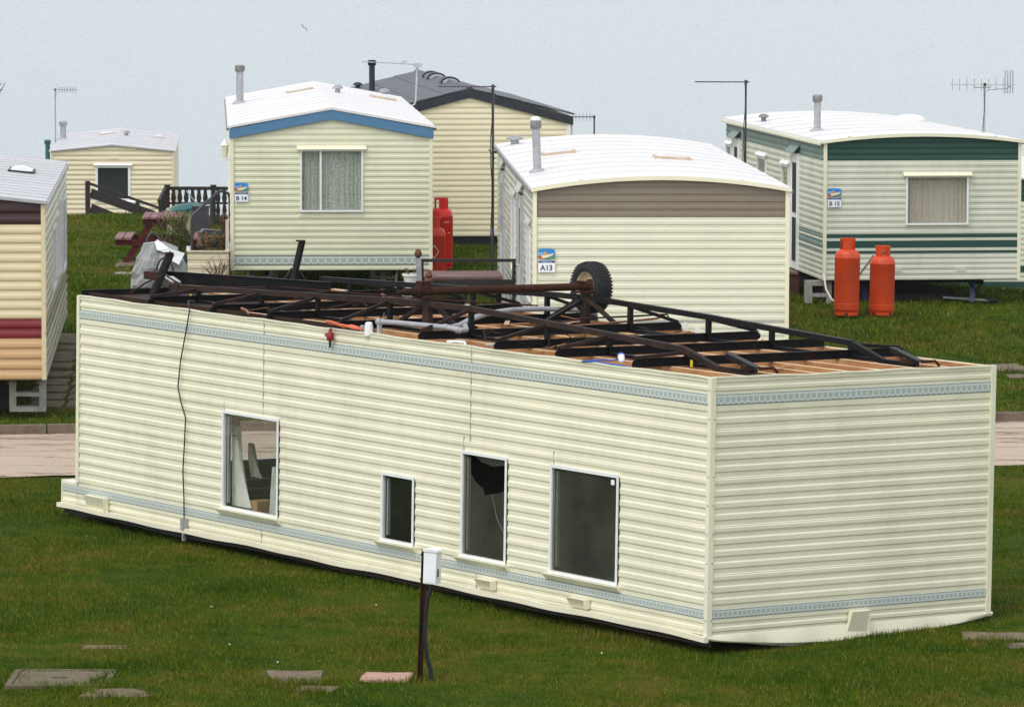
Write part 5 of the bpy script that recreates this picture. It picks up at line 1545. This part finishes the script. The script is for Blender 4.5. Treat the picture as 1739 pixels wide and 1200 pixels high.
for k in range(14):
    xx = -0.80 + 0.066 * k
    MB().tube([(xx, -0.13, 0.80 - 0.054 * (xx + 0.82)), (xx, -0.05, 0.80 - 0.054 * (xx + 0.82))], 0.004, 5).build('element', M['alu'], ca)
tw = thing('tv_aerial', 'rods of an aerial poking in at the far left edge', 'aerial', (-6.35, 58.6, 2.70), 0, 'television aerials')
MB().tube([(-0.35, 0, -0.08), (-0.35, 0, 1.30)], 0.014, 6).build('mast', M['pole_dark'], tw)
MB().bar((-0.35, 0, 1.22), (-0.06, 0, 1.22), 0.012, 0.012).build('boom', M['pole_dark'], tw)
for k in range(3):
    MB().tube([(-0.10 - 0.05 * k, 0, 1.16), (-0.025 - 0.05 * k, 0, 1.30)], 0.005, 5).build('element', M['pole_dark'], tw)

# ---- black baluster fence at the cliff side
fn = thing('baluster_fence', 'black timber fence with shaped balusters between the beige caravan and B14', 'fence', (-6.70, 90.0, 0.22))
MB().box(-0.02, 1.45, -0.03, 0.03, 0.735, 0.80).build('top_rail', M['black_wood'], fn)
MB().box(0.0, 1.45, -0.02, 0.02, 0.46, 0.50).build('mid_rail', M['black_wood'], fn)
MB().box(0.0, 1.45, -0.02, 0.02, 0.10, 0.15).build('bottom_rail', M['black_wood'], fn)
for x in (0.03, 0.92, 1.40):
    p = link('newel', None, fn, (x, 0, 0))
    MB().box(-0.045, 0.045, -0.045, 0.045, -0.25, 0.81).build('post', M['black_wood'], p)
    MB().box(-0.058, 0.058, -0.058, 0.058, 0.81, 0.835).build('cap', M['black_wood'], p)
for k in range(11):
    x = 0.15 + 0.123 * k
    if abs(x - 0.92) < 0.07 or x > 1.36:
        continue
    b_ = 0.036
    pl = []
    for s in (1, -1):
        seq = [(b_, 0.12), (b_ * 0.55, 0.20), (b_ * 1.25, 0.34), (b_ * 0.65, 0.46), (b_ * 1.35, 0.58), (b_ * 0.8, 0.70), (b_, 0.74)]
        pl += [(s * w_, z_) for w_, z_ in (seq if s == 1 else seq[::-1])]
    MB().prism(pl, -0.012, 0.012, 'xz').build('baluster', M['black_wood'], fn, (x, 0, 0))
# side run coming towards us
fs_ = thing('slatted_screen', 'grey black slatted side screen behind the teal lid', 'screen', (-6.70, 88.2, 0.24))
for k in range(7):
    MB().box(-0.012, 0.012, 0.05 + 0.24 * k, 0.20 + 0.24 * k, -0.05, 0.60 + 0.022 * k).build('slat', M['black_wood'], fs_)
MB().bar((0, 0.0, 0.60), (0, 1.72, 0.76), 0.05, 0.05).build('rail', M['black_wood'], fs_)
bb = thing('storage_box', 'beige plastic storage box below a teal lid', 'box', (-6.45, 86.6, 0.22))
MB().prism([(0.03, 0.0), (0.75, 0.0), (0.78, 0.56), (0.0, 0.56)], 0, 0.5, 'xz').build('body', M['beige_plastic'], bb)
tl = thing('plastic_lid', 'rounded teal plastic lid lying on the beige storage box', 'lid', (-6.10, 86.8, 0.78))
vs, fs = [], []
nr, ns = 6, 24
for i in range(nr + 1):
    q = i / nr
    for k in range(ns):
        a = 2 * math.pi * k / ns
        rr = 1 - 0.98 * q
        lob = 1 + 0.07 * math.cos(3 * a)
        vs.append((0.40 * rr * lob * math.cos(a), 0.30 * rr * lob * math.sin(a), 0.10 * (1 - rr ** 3) + 0.05 * math.cos(a) * rr))
for i in range(nr):
    for k in range(ns):
        k2 = (k + 1) % ns
        fs.append((i * ns + k, i * ns + k2, (i + 1) * ns + k2, (i + 1) * ns + k))
vs2 = [(x, y, z - 0.035) for x, y, z in vs[:ns]]
o_ = len(vs)
vs += vs2
fs += [(k, o_ + k, o_ + (k + 1) % ns, (k + 1) % ns) for k in range(ns)] + [tuple(o_ + k for k in range(ns))]
MB().add(vs, fs).build('shell', M['teal'], tl, smooth=True)
MB().lathe([(0.41, -0.02), (0.425, -0.01), (0.41, 0.0)], 24, (0, 0, -0.035), cap=False).build('rim', M['teal'], tl, smooth=True)
tl.scale = (1, 0.8, 1)
bx2 = thing('planter_bin', 'dark grey bin standing under the sloping white strut by the fence', 'bin', (-5.93, 86.3, 0.20))
MB().prism([(0.02, 0.0), (0.26, 0.0), (0.29, 0.62), (0.0, 0.62)], 0, 0.3, 'xz').build('body', M['grey_plastic'], bx2)
MB().box(-0.015, 0.305, -0.015, 0.315, 0.62, 0.66).build('lid', M['grey_plastic'], bx2)
MB().bar((-0.12, -0.03, 0.95), (0.10, -0.03, 0.68), 0.035, 0.02).build('strut', M['galv'], bx2)

# ---- ramp with black rails up to the distant caravan
rp = thing('ramp', 'black railed timber ramp sloping down from the distant beige caravan', 'ramp', (-9.12, 100.0, gz(-9.1, 100)))
z0 = gz(-9.1, 100)
MB().box(-0.05, 0.05, -0.05, 0.05, -0.2, 0.60 - z0).build('post', M['black_wood'], rp)
def RP(px_x, z): return (px_x + 9.12, 0.0, z - z0)
MB().bar(RP(-9.17, 0.575), RP(-7.35, -0.06), 0.05, 0.055).build('handrail', M['black_wood'], rp)
MB().bar(RP(-9.06, 0.34), RP(-7.70, -0.14), 0.03, 0.20).build('side_board', M['black_wood'], rp)
MB().bar(RP(-9.06, 0.02), RP(-8.0, -0.42), 0.03, 0.20).build('lower_board', M['black_wood'], rp)
for x, z in ((-8.05, 0.20), (-7.5, -0.02)):
    MB().box(x + 9.12 - 0.045, x + 9.12 + 0.045, -0.06, 0.0, -0.2, z - z0 - 0.04).build('post', M['black_wood'], rp)
MB().bar(RP(-9.06, -0.10), RP(-7.6, -0.62), 1.0, 0.05, (0, 0, 1)).build('ramp_deck', M['black_wood'], rp, (0, 0.6, 0))
MB().box(RP(-8.35, 0)[0], RP(-8.0, 0)[0], 0.3, 0.9, 0.105 - z0, 0.135 - z0).build('top_step', M['white_frame'], rp)

# ---- picnic table
pt = thing('picnic_table', 'dark red timber picnic table with attached bench on the grass', 'picnic table', (-5.95, 79.0, gz(-5.95, 79)), R(2))
for k in range(5):
    MB().box(-0.335 + 0.136 * k, -0.335 + 0.136 * k + 0.122, -0.05, 1.45, 0.775, 0.815).build('top_plank', M['red_wood_top'], pt)
for s in (-1, 1):
    for k in range(2):
        x = s * 0.66 + (k - 0.5) * 0.150
        MB().box(x - 0.066, x + 0.066, -0.05, 1.45, 0.43, 0.468).build('bench_plank', M['red_wood_top'], pt)
for y in (0.0, 1.3):
    for s in (-1, 1):
        MB().bar((s * 0.14, y + 0.05, 0.775), (s * 0.66, y + 0.05, -0.03), 0.045, 0.11, (1, 0, 0)).build('leg', M['red_wood'], pt)
    MB().box(-0.79, 0.79, y, y + 0.045, 0.33, 0.43).build('bench_bearer', M['red_wood'], pt)
    MB().box(-0.32, 0.32, y, y + 0.045, 0.675, 0.772).build('top_bearer', M['red_wood'], pt)

# ---- planter porch by B14 with plants and odds and ends
pl_ = thing('planter', 'cream clad planter box against the left wall of B14', 'planter', (-4.885, 69.95, gz(-4.9, 70) - 0.05))
for k in range(7):
    me = board_mesh(0.62, 0.131, 0, 1, False, M['tan_h'], PROF, 'planter_board')
    link('planter_board', me, pl_, (0, 0, 0.0 + 0.131 * k))
MB().box(0.005, 0.615, 0.006, 0.50, 0, 0.90).build('box', M['ply'], pl_)
MB().box(-0.012, 0.632, -0.03, 0.03, 0.915, 0.935).build('cap_rail', M['tan_h'], pl_)
MB().box(-0.015, 0.045, -0.02, 0.04, 0.935, 1.00).build('corner_block', M['white_frame'], pl_)
MB().box(0.575, 0.625, -0.005, 0.045, 0.935, 1.40).build('corner_post', M['drape'], pl_)
def plant(label, cat, x, y, z, h, spread, n, leaf, mats, name='potted_plant', leaflen=0.10, leafw=0.018, up=0.8, group=None):
    t = thing(name, label, cat, (x, y, z), 0, group or 'plants around the cream planter')
    st_ = MB()
    lv = [MB() for _ in mats]
    for i in range(n):
        a = random.uniform(0, 2 * math.pi)
        lean = random.uniform(0.1, 1.0) * spread
        hh = h * random.uniform(0.55, 1.0)
        pts = [(0.02 * math.cos(a), 0.02 * math.sin(a), 0), (lean * 0.35 * math.cos(a), lean * 0.35 * math.sin(a), hh * 0.55), (lean * math.cos(a), lean * math.sin(a), hh)]
        st_.tube(pts, 0.005, 4)
        for k in range(leaf):
            s = random.uniform(0.15, 1.0)
            p = Vector(pts[0]).lerp(Vector(pts[1]), min(1, s * 2)) if s < 0.5 else Vector(pts[1]).lerp(Vector(pts[2]), s * 2 - 1)
            d = Vector((random.gauss(0, 1), random.gauss(0, 1), random.gauss(0.3, 0.7) + up)).normalized()
            w_ = d.cross(Vector((random.gauss(0, 1), random.gauss(0, 1), random.gauss(0, 1)))).normalized() * leafw
            l_ = leaflen * random.uniform(0.6, 1.3)
            q = p + d * l_ * 0.5 + Vector((0, 0, 0.01))
            e = p + d * l_ - Vector((0, 0, 0.25 * l_))
            random.choice(lv).add([p, q + w_, e, q - w_], [(0, 1, 2, 3)])
    st_.build('stems', M['stem'], t)
    for b, mm in zip(lv, mats):
        if b.v:
            o = b.build('foliage', M[mm], t)
            o['kind'] = 'stuff'
    return t
plant('dry brown and green plant filling the middle of the cream planter', 'plant', -4.62, 70.15, 1.10, 0.26, 0.22, 26, 9, ['leaf_brown', 'leaf_brown', 'leaf_green'], leaflen=0.09)
plant('leafy green plant at the right end of the cream planter', 'plant', -4.40, 70.2, 1.12, 0.34, 0.14, 20, 9, ['leaf_green', 'leaf_brown'], leaflen=0.08)
plant('spiky green plant standing left of the planter behind the cover', 'plant', -5.20, 72.2, 0.70, 0.85, 0.38, 44, 12, ['leaf_bright', 'leaf_bright', 'leaf_green'], leaflen=0.22, leafw=0.010, up=1.4)
plant('dark red plant against the wall of B14 above the planter', 'plant', -4.42, 71.4, 1.00, 0.62, 0.10, 16, 10, ['leaf_red'], leaflen=0.07)
plant('tufts of thin grass growing at the foot of the cream planter', 'plant', -4.42, 69.75, 0.55, 0.50, 0.30, 26, 3, ['leaf_green', 'leaf_brown'], 'wild_grass', 0.20, 0.004, 1.5)
br = thing('barbecue', 'black plastic barbecue lid on stand amid the planter plants', 'barbecue', (-4.58, 70.75, 0.55), 0.2)
MB().prism([(-0.20, 0.62), (0.19, 0.62), (0.21, 0.70), (0.16, 0.84), (-0.12, 0.86), (-0.17, 0.82)], -0.14, 0.14, 'xz').build('hood', M['grey_plastic'], br)
MB().box(-0.21, 0.21, -0.15, 0.15, 0.58, 0.615).build('tray', M['black'], br)
for sx in (-0.17, 0.17):
    MB().tube([(sx, 0, -0.3), (sx, 0, 0.6)], 0.015, 6).build('leg', M['grey_plastic'], br)
hr = thing('handrail', 'bent grey tubular handrail of the steps up to B14', 'handrail', (-5.0, 72.0, 0.25))
MB().tube([(0.04, 0, 0.0), (0.04, 0, 1.20), (0.055, 0, 1.28), (0.09, 0, 1.33), (0.30, 0.25, 1.52), (0.42, 0.4, 1.63), (0.50, 0.45, 1.64), (0.58, 0.5, 1.60), (0.60, 0.52, 1.52), (0.60, 0.53, 0.3)], 0.022, 8).build('rail', M['grey_plastic'], hr, smooth=True)
MB().tube([(0.30, 0.6, 0.0), (0.30, 0.6, 1.50)], 0.02, 8).build('post', M['grey_plastic'], hr, smooth=True)
cvx = 0.86
cv = thing('covered_barbecue', 'crumpled grey white cover torn open beside the picnic table', 'cover', (-5.27, 69.0, gz(-5.3, 69) - 0.02))
vs, fs = [], []
nr, ns = 12, 30
random.seed(11)
jit = [[random.uniform(-1, 1) for _ in range(ns)] for _ in range(nr + 1)]
for i in range(nr + 1):
    q = i / nr
    for k in range(ns):
        a = 2 * math.pi * k / ns
        rr = (0.30 + 0.10 * math.sin(math.pi * min(1, q * 1.05 + 0.05))) * (1 - 0.32 * max(0, q - 0.70) / 0.30) if i < nr else 0.05
        fold = 1 + 0.09 * math.sin(3 * a + 2.2 * q) + 0.06 * math.sin(7 * a - 5 * q) + 0.06 * jit[i][k]
        vs.append((rr * fold * math.cos(a) + 0.07 * q - 0.03, rr * fold * math.sin(a), 1.20 * q + ((0.06 * math.sin(a * 2 + 0.7) - 0.05 * math.cos(a)) * q ** 4 + 0.02 * jit[i][(k * 7) % ns]) * (i < nr)))
for i in range(nr):
    for k in range(ns):
        k2 = (k + 1) % ns
        fs.append((i * ns + k, i * ns + k2, (i + 1) * ns + k2, (i + 1) * ns + k))
MB().add(vs, fs).build('cover', M['tarp'], cv)
MB().add([(0.02, -0.16, 1.24), (0.20, -0.20, 1.10), (0.42, -0.12, 1.02), (0.34, -0.22, 0.84), (0.20, -0.24, 0.93), (0.10, -0.24, 1.05), (0.02, -0.26, 1.08), (-0.02, -0.18, 1.2)], [(0, 1, 7), (1, 5, 6, 7), (1, 2, 4, 5), (2, 3, 4)]).build('torn_flap', M['tarp_white'], cv)
MB().tube([(-0.05, -0.38, 0.62), (-0.10, -0.39, 0.70), (0.04, -0.37, 0.80), (-0.08, -0.38, 0.74), (-0.09, -0.37, 0.52)], 0.009, 5).build('tie_cord', M['black'], cv)
def hoop(label, x, y, z, w_, h, mat):
    t = thing('tube_hoop', label, 'hoop', (x, y, z), 0, 'metal hoops by the planter')
    MB().tube([(-w_ / 2, 0, 0), (-w_ / 2, 0, h * 0.7)] + [(w_ / 2 * math.cos(a), 0, h * 0.7 + h * 0.3 * math.sin(a)) for a in np.linspace(math.pi, 0, 11)[1:-1]] + [(w_ / 2, 0, h * 0.7), (w_ / 2, 0, 0)], 0.016, 8).build('tube', M[mat], t, smooth=True)
hoop('dark grey metal hoop rising behind the torn white cover', -5.42, 70.2, gz(-5.4, 70), 0.24, 1.14, 'grey_plastic')
hoop('dark green metal hoop in front of the cream planter', -5.12, 68.5, gz(-5.1, 68.5), 0.26, 0.88, 'grey_plastic')
cv.scale = (1.0, 1, 0.93)
bp = thing('plant_tub', 'navy blue tub beside the cream planter', 'tub', (-4.98, 71.0, gz(-5, 71)))
MB().lathe([(0.17, 0.0), (0.21, 0.62), (0.225, 0.66), (0.20, 0.66), (0.19, 0.60)], 20).build('tub', M['navy_plastic'], bp, smooth=True)
MB().lathe([(0.005, 0.62), (0.19, 0.61)], 20, cap=False).build('soil', M['ply'], bp)
sk = thing('rubble_sack', 'grey sack slumped against the cream planter', 'sack', (-5.0, 69.55, gz(-5, 69.5)))
MB().lathe([(0.10, 0.0), (0.19, 0.12), (0.20, 0.35), (0.155, 0.52), (0.06, 0.62), (0.01, 0.63)], 14).build('sack', M['tarp'], sk, smooth=True)

# ---- raised timber landing beside A13
dk = thing('timber_landing', 'raised red brown timber landing with black railing beside A13', 'landing', (-1.22, 61.9, gz(-1, 62)), 0.04)
zt = 1.33 - gz(-1, 62)
for k in range(8):
    MB().box(0.02, 1.10, 0.02 + 0.145 * k, 0.155 + 0.145 * k, zt - 0.03, zt).build('deck_board', M['deck_wood'], dk)
MB().box(0.0, 1.25, -0.04, 0.018, zt - 0.14, zt - 0.032).build('front_joist', M['black_wood'], dk)
MB().box(0.0, 1.29, -0.065, -0.015, zt + 0.205, zt + 0.245).build('top_rail', M['black_wood'], dk)
MB().box(1.22, 1.285, -0.07, 0.0, -0.1, zt + 0.20).build('post', M['black_wood'], dk)
MB().box(-0.02, 0.04, -0.07, 0.0, -0.1, zt + 0.20).build('post', M['black_wood'], dk)
for x, y in ((0.05, 1.06), (1.05, 1.06)):
    MB().box(x, x + 0.07, y, y + 0.07, -0.1, zt - 0.032).build('post', M['black_wood'], dk)
for k in range(3):
    MB().box(0.05, 0.60, -0.34 - 0.22 * k, -0.09 - 0.22 * k, zt - 0.20 - 0.19 * k, zt - 0.165 - 0.19 * k).build('step_tread', M['red_wood'], dk)
    MB().box(0.34, 0.46, -0.345 - 0.22 * k, -0.335 - 0.22 * k, zt - 0.22 - 0.19 * k, zt - 0.15 - 0.19 * k).build('grip_strip', M['tarp'], dk)
for x in (0.02, 0.60):
    MB().bar((x, -0.05, zt - 0.15), (x, -0.85, -0.02), 0.035, 0.2).build('stringer', M['black_wood'], dk)
nw = link('newel', None, dk, (0.01, -0.1, 0))
MB().box(-0.035, 0.035, -0.035, 0.035, -0.1, zt + 0.25).build('newel_post', M['galv'], nw, (0, 0, 0), (0, R(-1.5), 0))
MB().lathe([(0.02, 0.0), (0.045, 0.03), (0.052, 0.065), (0.03, 0.11), (0.01, 0.125)], 14).build('finial', M['terracotta'], nw, (-0.045, 0, zt + 0.26), smooth=True)
nw2 = link('newel', None, dk, (0.10, -0.45, 0))
MB().box(-0.035, 0.035, -0.035, 0.035, -0.1, zt - 0.03).build('newel_post', M['black_wood'], nw2)
MB().lathe([(0.06, -0.02), (0.06, 0.01), (0.035, 0.03), (0.05, 0.065), (0.03, 0.115), (0.01, 0.125)], 14).build('finial', M['terracotta'], nw2, (0, 0, zt - 0.01), smooth=True)
wp = thing('plant_pot', 'white plant pot with withered stems under the corner of B14', 'plant pot', (-1.45, 68.2, 0.66))
MB().lathe([(0.10, 0.0), (0.15, 0.22), (0.165, 0.23), (0.165, 0.26), (0.14, 0.26), (0.13, 0.20)], 18).build('pot', M['pvc_white'], wp, smooth=True)
MB().lathe([(0.005, 0.225), (0.138, 0.22)], 18, cap=False).build('soil', M['ply'], wp)
bm = MB()
for k in range(14):
    a = random.uniform(0, 6.28)
    bm.tube([(0.05 * math.cos(a), 0.05 * math.sin(a), 0.2), (0.13 * math.cos(a), 0.13 * math.sin(a), 0.34)], 0.004, 4)
bm.build('stems', M['stem'], wp)
MB().box(-0.16, 0.16, -0.16, 0.16, -0.40, 0.0).build('stand', M['concrete'], wp)

# ---- paving slabs lying in the grass
SLABS = [(-3.61, 37.0, 0.40, 0.40)]
def slab(label, x0, x1, y0, y1, mat='slab', rz=0.0, z=0.006, name='paving_slab', parts=None):
    cx, cy = (x0 + x1) / 2, (y0 + y1) / 2
    w_, d = (x1 - x0) / 2, (y1 - y0) / 2
    SLABS.append((cx, cy, w_, d))
    t = thing(name, label, 'slab' if name == 'paving_slab' else 'manhole cover', (cx, cy, gz(cx, cy)), rz, 'paving slabs lying in the grass')
    if parts:
        for k, (a, b) in enumerate(parts):
            MB().box(-w_ + a * 2 * w_ + 0.004, -w_ + b * 2 * w_ - 0.004, -d, d, -0.05, z).build('slab_piece', M[mat], t)
    else:
        pl = []
        ring_ = [(-1, -1), (-0.5, -1), (0, -1), (0.5, -1), (1, -1), (1, 0), (1, 1), (0.5, 1), (0, 1), (-0.5, 1), (-1, 1), (-1, 0)]
        for (sx, sy) in ring_:
            pl.append((sx * w_ * random.uniform(0.84, 1.0), sy * d * random.uniform(0.78, 1.0)))
        MB().prism(pl, -0.05, z, 'xy').build('slab', M[mat], t)
    return t
mh = thing('manhole_cover', 'olive metal manhole cover in a frame on the near left grass', 'manhole cover', (-3.60, 37.0, gz(-3.6, 37.0)))
MB().box(-0.42, 0.40, -0.42, -0.375, -0.03, 0.013).box(-0.42, 0.40, 0.375, 0.42, -0.03, 0.013).box(-0.42, -0.372, -0.374, 0.374, -0.03, 0.013).box(0.352, 0.40, -0.374, 0.374, -0.03, 0.013).build('frame', M['lid_metal'], mh)
MB().box(-0.362, 0.342, -0.365, 0.365, -0.03, 0.008).build('cover', M['lid_metal'], mh)
MB().box(-0.08, 0.04, -0.02, 0.02, 0.0083, 0.011).build('lifting_slot', M['dark'], mh)
MB().box(-0.371, -0.363, -0.36, 0.36, -0.02, 0.0095).build('gap', M['dark'], mh)
slab('narrow mossy slab in front of the manhole cover', -3.39, -2.80, 36.05, 36.5, 'slab')
slab('brown paving slab left of the pink slab on the near grass', -2.10, -1.49, 36.87, 37.55, 'slab_grey', 0.05)
slab('thin sunken slab half overgrown just below the brown slab', -1.72, -1.37, 36.45, 36.75, 'slab', -0.1)
slab('pink paving slab at the foot of the hook-up post', -1.22, -0.80, 37.03, 37.47, 'slab_pink', -0.06, 0.018)
slab('thin worn slab nearly buried behind the manhole cover', -3.62, -3.22, 38.60, 38.86, 'slab', 0.02)
slab('broad grey slab by the right edge near the upturned end wall', 3.80, 4.42, 38.92, 39.42, 'slab_grey', -0.08)
slab('slab fragment at the right edge below the broad grey slab', 4.12, 4.6, 38.5, 38.82, 'slab_grey', 0.1)
slab('pale broad slab on the grass beyond the road at right', 6.25, 6.85, 61.2, 62.3, 'slab_grey', 0.1, 0.02)
slab('second pale slab lower down on the grass beyond the road at right', 6.45, 7.0, 60.4, 61.0, 'slab_grey', 0.0, 0.02)
slab('paving slab under the feet of the picnic table', -6.72, -6.2, 78.0, 79.6, 'slab_grey', 0.0, 0.02)
slab('pale edging slab on the grass in front of the picnic table', -6.62, -6.12, 76.9, 77.3, 'concrete', 0.0, 0.02)
pth = tag(link('path', None, None, (0, 0, 0)), 'mossy paved path beside the yellow caravan', kind='structure')
for j in range(11):
    y = 57.0 + 0.80 * j
    for i in range(2):
        x = -5.98 - 0.066 * (y - 57) + 0.47 * i
        w_ = 0.44
        zz_ = max(gz(x, y), gz(x + w_, y + 0.76), gz(x, y + 0.76), gz(x + w_, y))
        MB().prism([(random.uniform(0, 0.03), random.uniform(0, 0.04)), (w_ - random.uniform(0, 0.03), random.uniform(0, 0.04)), (w_ - random.uniform(0, 0.03), 0.76 - random.uniform(0, 0.06)), (random.uniform(0, 0.03), 0.76 - random.uniform(0, 0.06))], -0.08, 0.015, 'xy').build('paving_slab', M['slab'], pth, (x, y, zz_), (random.uniform(-0.006, 0.006), random.uniform(-0.01, 0.01), random.uniform(-0.03, 0.03)))
# bits of litter on the near grass
lit = [(-2.65, 40.9, 'on the open grass left of centre'), (-2.35, 38.6, 'between the manhole cover and the brown slab'), (-1.92, 37.75, 'just behind the brown slab'), (-1.2, 41.0, 'near the shadow of the long wall'), (0.75, 38.2, 'to the right of the hook-up post')]
for x, y, w_ in lit:
    t = MB().prism([(0, 0), (0.014, 0.003), (0.016, 0.010), (0.004, 0.013)], 0.0, 0.008, 'xy').build('litter_scrap', M['sign_white'], None, (x, y, gz(x, y) + 0.025), (0.2, 0.1, random.uniform(0, 3)))
    tag(t, 'tiny white scrap of litter ' + w_, 'litter', 'white scraps on the grass')
# gull over the sea
gu = thing('gull', 'grey gull gliding with bent wings over the sea', 'bird', (-4.03, 90.0, 4.10), R(40))
bm = MB()
def wing(s):
    pts = [(0.02 * s, 0.05, 0), (0.10 * s, 0.06, 0.03), (0.17 * s, 0.03, 0.025), (0.26 * s, -0.05, -0.03), (0.16 * s, -0.03, 0.02), (0.09 * s, -0.03, 0.028), (0.02 * s, -0.05, 0)]
    o = [(x, y, z + 0.006) for x, y, z in pts]
    n_ = len(pts)
    return pts + o, [tuple(range(n_)), tuple(range(n_, 2 * n_))[::-1]] + [(i, (i + 1) % n_, n_ + (i + 1) % n_, n_ + i) for i in range(n_)]
gbm = MB().tube([(0, 0.16, 0.0), (0, 0.13, 0.0), (0, 0.08, 0), (0, 0.0, 0), (0, -0.08, 0), (0, -0.15, 0.005)], [0.006, 0.020, 0.026, 0.034, 0.022, 0.012], 8)
for s in (1, -1):
    gbm.add(*wing(s))
gbm.build('body', M['gull'], gu)
gu.rotation_euler = (R(12), R(38), R(40))
gu.scale = (0.5, 0.5, 0.5)

# ---- standing grass
def in_F(x, y):
    dx, dy = x - 1.659, y - 38.422
    l = dx * -0.5702 + dy * 0.8215
    w_ = dx * 0.8215 + dy * 0.5702
    return (l > 0.05) & (l < 10.9) & (w_ > 0.03) & (w_ < 3.0)
def grass(name, label, x0f, x1f, y0, y1, per_m2, hgt, wid, avoid_road=True):
    A = (y1 - y0) * (x1f(y1) - x0f(y1))
    n_ = int(A * per_m2)
    y = rng.uniform(y0, y1, n_)
    x = rng.uniform(x0f(y1), x1f(y1), n_)
    keep = (x > x0f(y)) & (x < x1f(y)) & ~in_F(x, y)
    keep &= (y < road_near(x) + 0.02 + 0.10 * np.sin(x * 3.1)) | (y > road_far(x) + 0.17)
    for (sx, sy, sw, sdp) in SLABS:
        edge = 0.86 + 0.12 * np.sin(x * 11 + sx) + 0.12 * np.sin(y * 9 + sy) - 0.22 * rng.random(n_)
        keep &= (np.abs(x - sx) > sw * edge) | (np.abs(y - sy) > sdp * edge)
    keep &= ~((x > -6.02 - 0.066 * (y - 57)) & (x < -5.08 - 0.066 * (y - 57)) & (y > 56.95) & (y < 65.8) & (rng.uniform(0, 1, n_) > 0.10))
    x, y = x[keep], y[keep]
    n_ = len(x)
    z = terrain(x, y) - 0.004
    tall = 0.55 + 0.9 * rng.random(n_) ** 2 + 0.45 * np.sin(x * 2.1 + 1.2 * np.sin(y * 1.7)) * np.cos(y * 1.4 + x)
    for (cx_, cy_, rad_, up_) in TUFTS:
        tall += up_ * np.exp(-((x - cx_) ** 2 + (y - cy_) ** 2) / rad_ ** 2)
    lf = (x - 1.659) * -0.5702 + (y - 38.422) * 0.8215
    wf = (x - 1.659) * 0.8215 + (y - 38.422) * 0.5702
    tall += 0.9 * ((lf > -0.35) & (lf < 11.1) & (wf > -0.25) & (wf < 3.3)) * rng.random(n_)
    h = hgt * np.clip(tall, 0.3, 3.6)
    a = rng.uniform(0, 2 * np.pi, n_)
    lean = rng.normal(0, 0.45, n_) * h
    la = rng.uniform(0, 2 * np.pi, n_)
    w_ = wid * rng.uniform(0.6, 1.3, n_) / 2
    b0 = np.c_[x - np.cos(a) * w_, y - np.sin(a) * w_, z]
    b1 = np.c_[x + np.cos(a) * w_, y + np.sin(a) * w_, z]
    tp_ = np.c_[x + np.cos(la) * lean, y + np.sin(la) * lean, z + h]
    v_ = np.stack([b0, b1, tp_], 1).reshape(-1, 3)
    f_ = np.arange(3 * n_).reshape(-1, 3)
    tag(link(name, mesh_np(name, v_, f_, M['blade'], False)), label, 'grass', kind='stuff')
TUFTS = [(-7.0, 73.5, 0.5, 1.8), (-6.6, 71.5, 0.4, 1.8), (-6.4, 75.5, 0.35, 1.4), (-0.73, 37.05, 0.15, 1.6), (-3.3, 36.5, 0.25, 1.2), (-3.4, 37.6, 0.2, 1.0), (-1.5, 36.8, 0.2, 1.2), (5.3, 69.3, 0.7, 1.2), (7.3, 75.5, 0.9, 1.8),
         (6.7, 72.0, 0.9, 1.2), (-5.2, 58.2, 0.3, 1.5), (-5.4, 63.0, 0.4, 1.5), (4.0, 39.1, 0.3, 0.8), (-4.3, 39.6, 0.5, 0.7), (2.6, 36.9, 0.5, 0.6)]
TUFTS += [(sx, sy - sd2 * 0.95, 0.22, 0.9) for sx, sy, sw, sd2 in SLABS]
hw = lambda y: 0.112 * y + 0.9
grass('near_grass', 'short patchy lawn grass around the overturned caravan', lambda y: -hw(y), hw, 34.6, 51.5, 2900, 0.030, 0.0078)
grass('far_grass', 'rough grass beyond the road among the caravans', lambda y: -hw(y), hw, 55.0, 96.0, 520, 0.048, 0.018)
grass('slope_grass', 'grass on the slope falling towards the sea', lambda y: -hw(y), hw, 96.0, 118.0, 120, 0.09, 0.03)

# ---- sea haze: one closed box of even, thin mist round everything
hb = MB().box(-9500, 9500, -9500, 9500, -36.0, 9.5)
t_ = NT('sea_haze')
t_.t.nodes.remove(t_.b)
pv = t_.n('ShaderNodeVolumePrincipled')
pv.inputs['Color'].default_value = (0.93, 0.95, 0.98, 1)
pv.inputs['Density'].default_value = 0.00012
pv.inputs['Anisotropy'].default_value = 0.0
t_.l(pv.outputs[0], t_.out.inputs['Volume'])
tag(hb.build('haze', t_.m), 'thin pale sea mist filling the air over the field and the water', 'haze', kind='stuff')
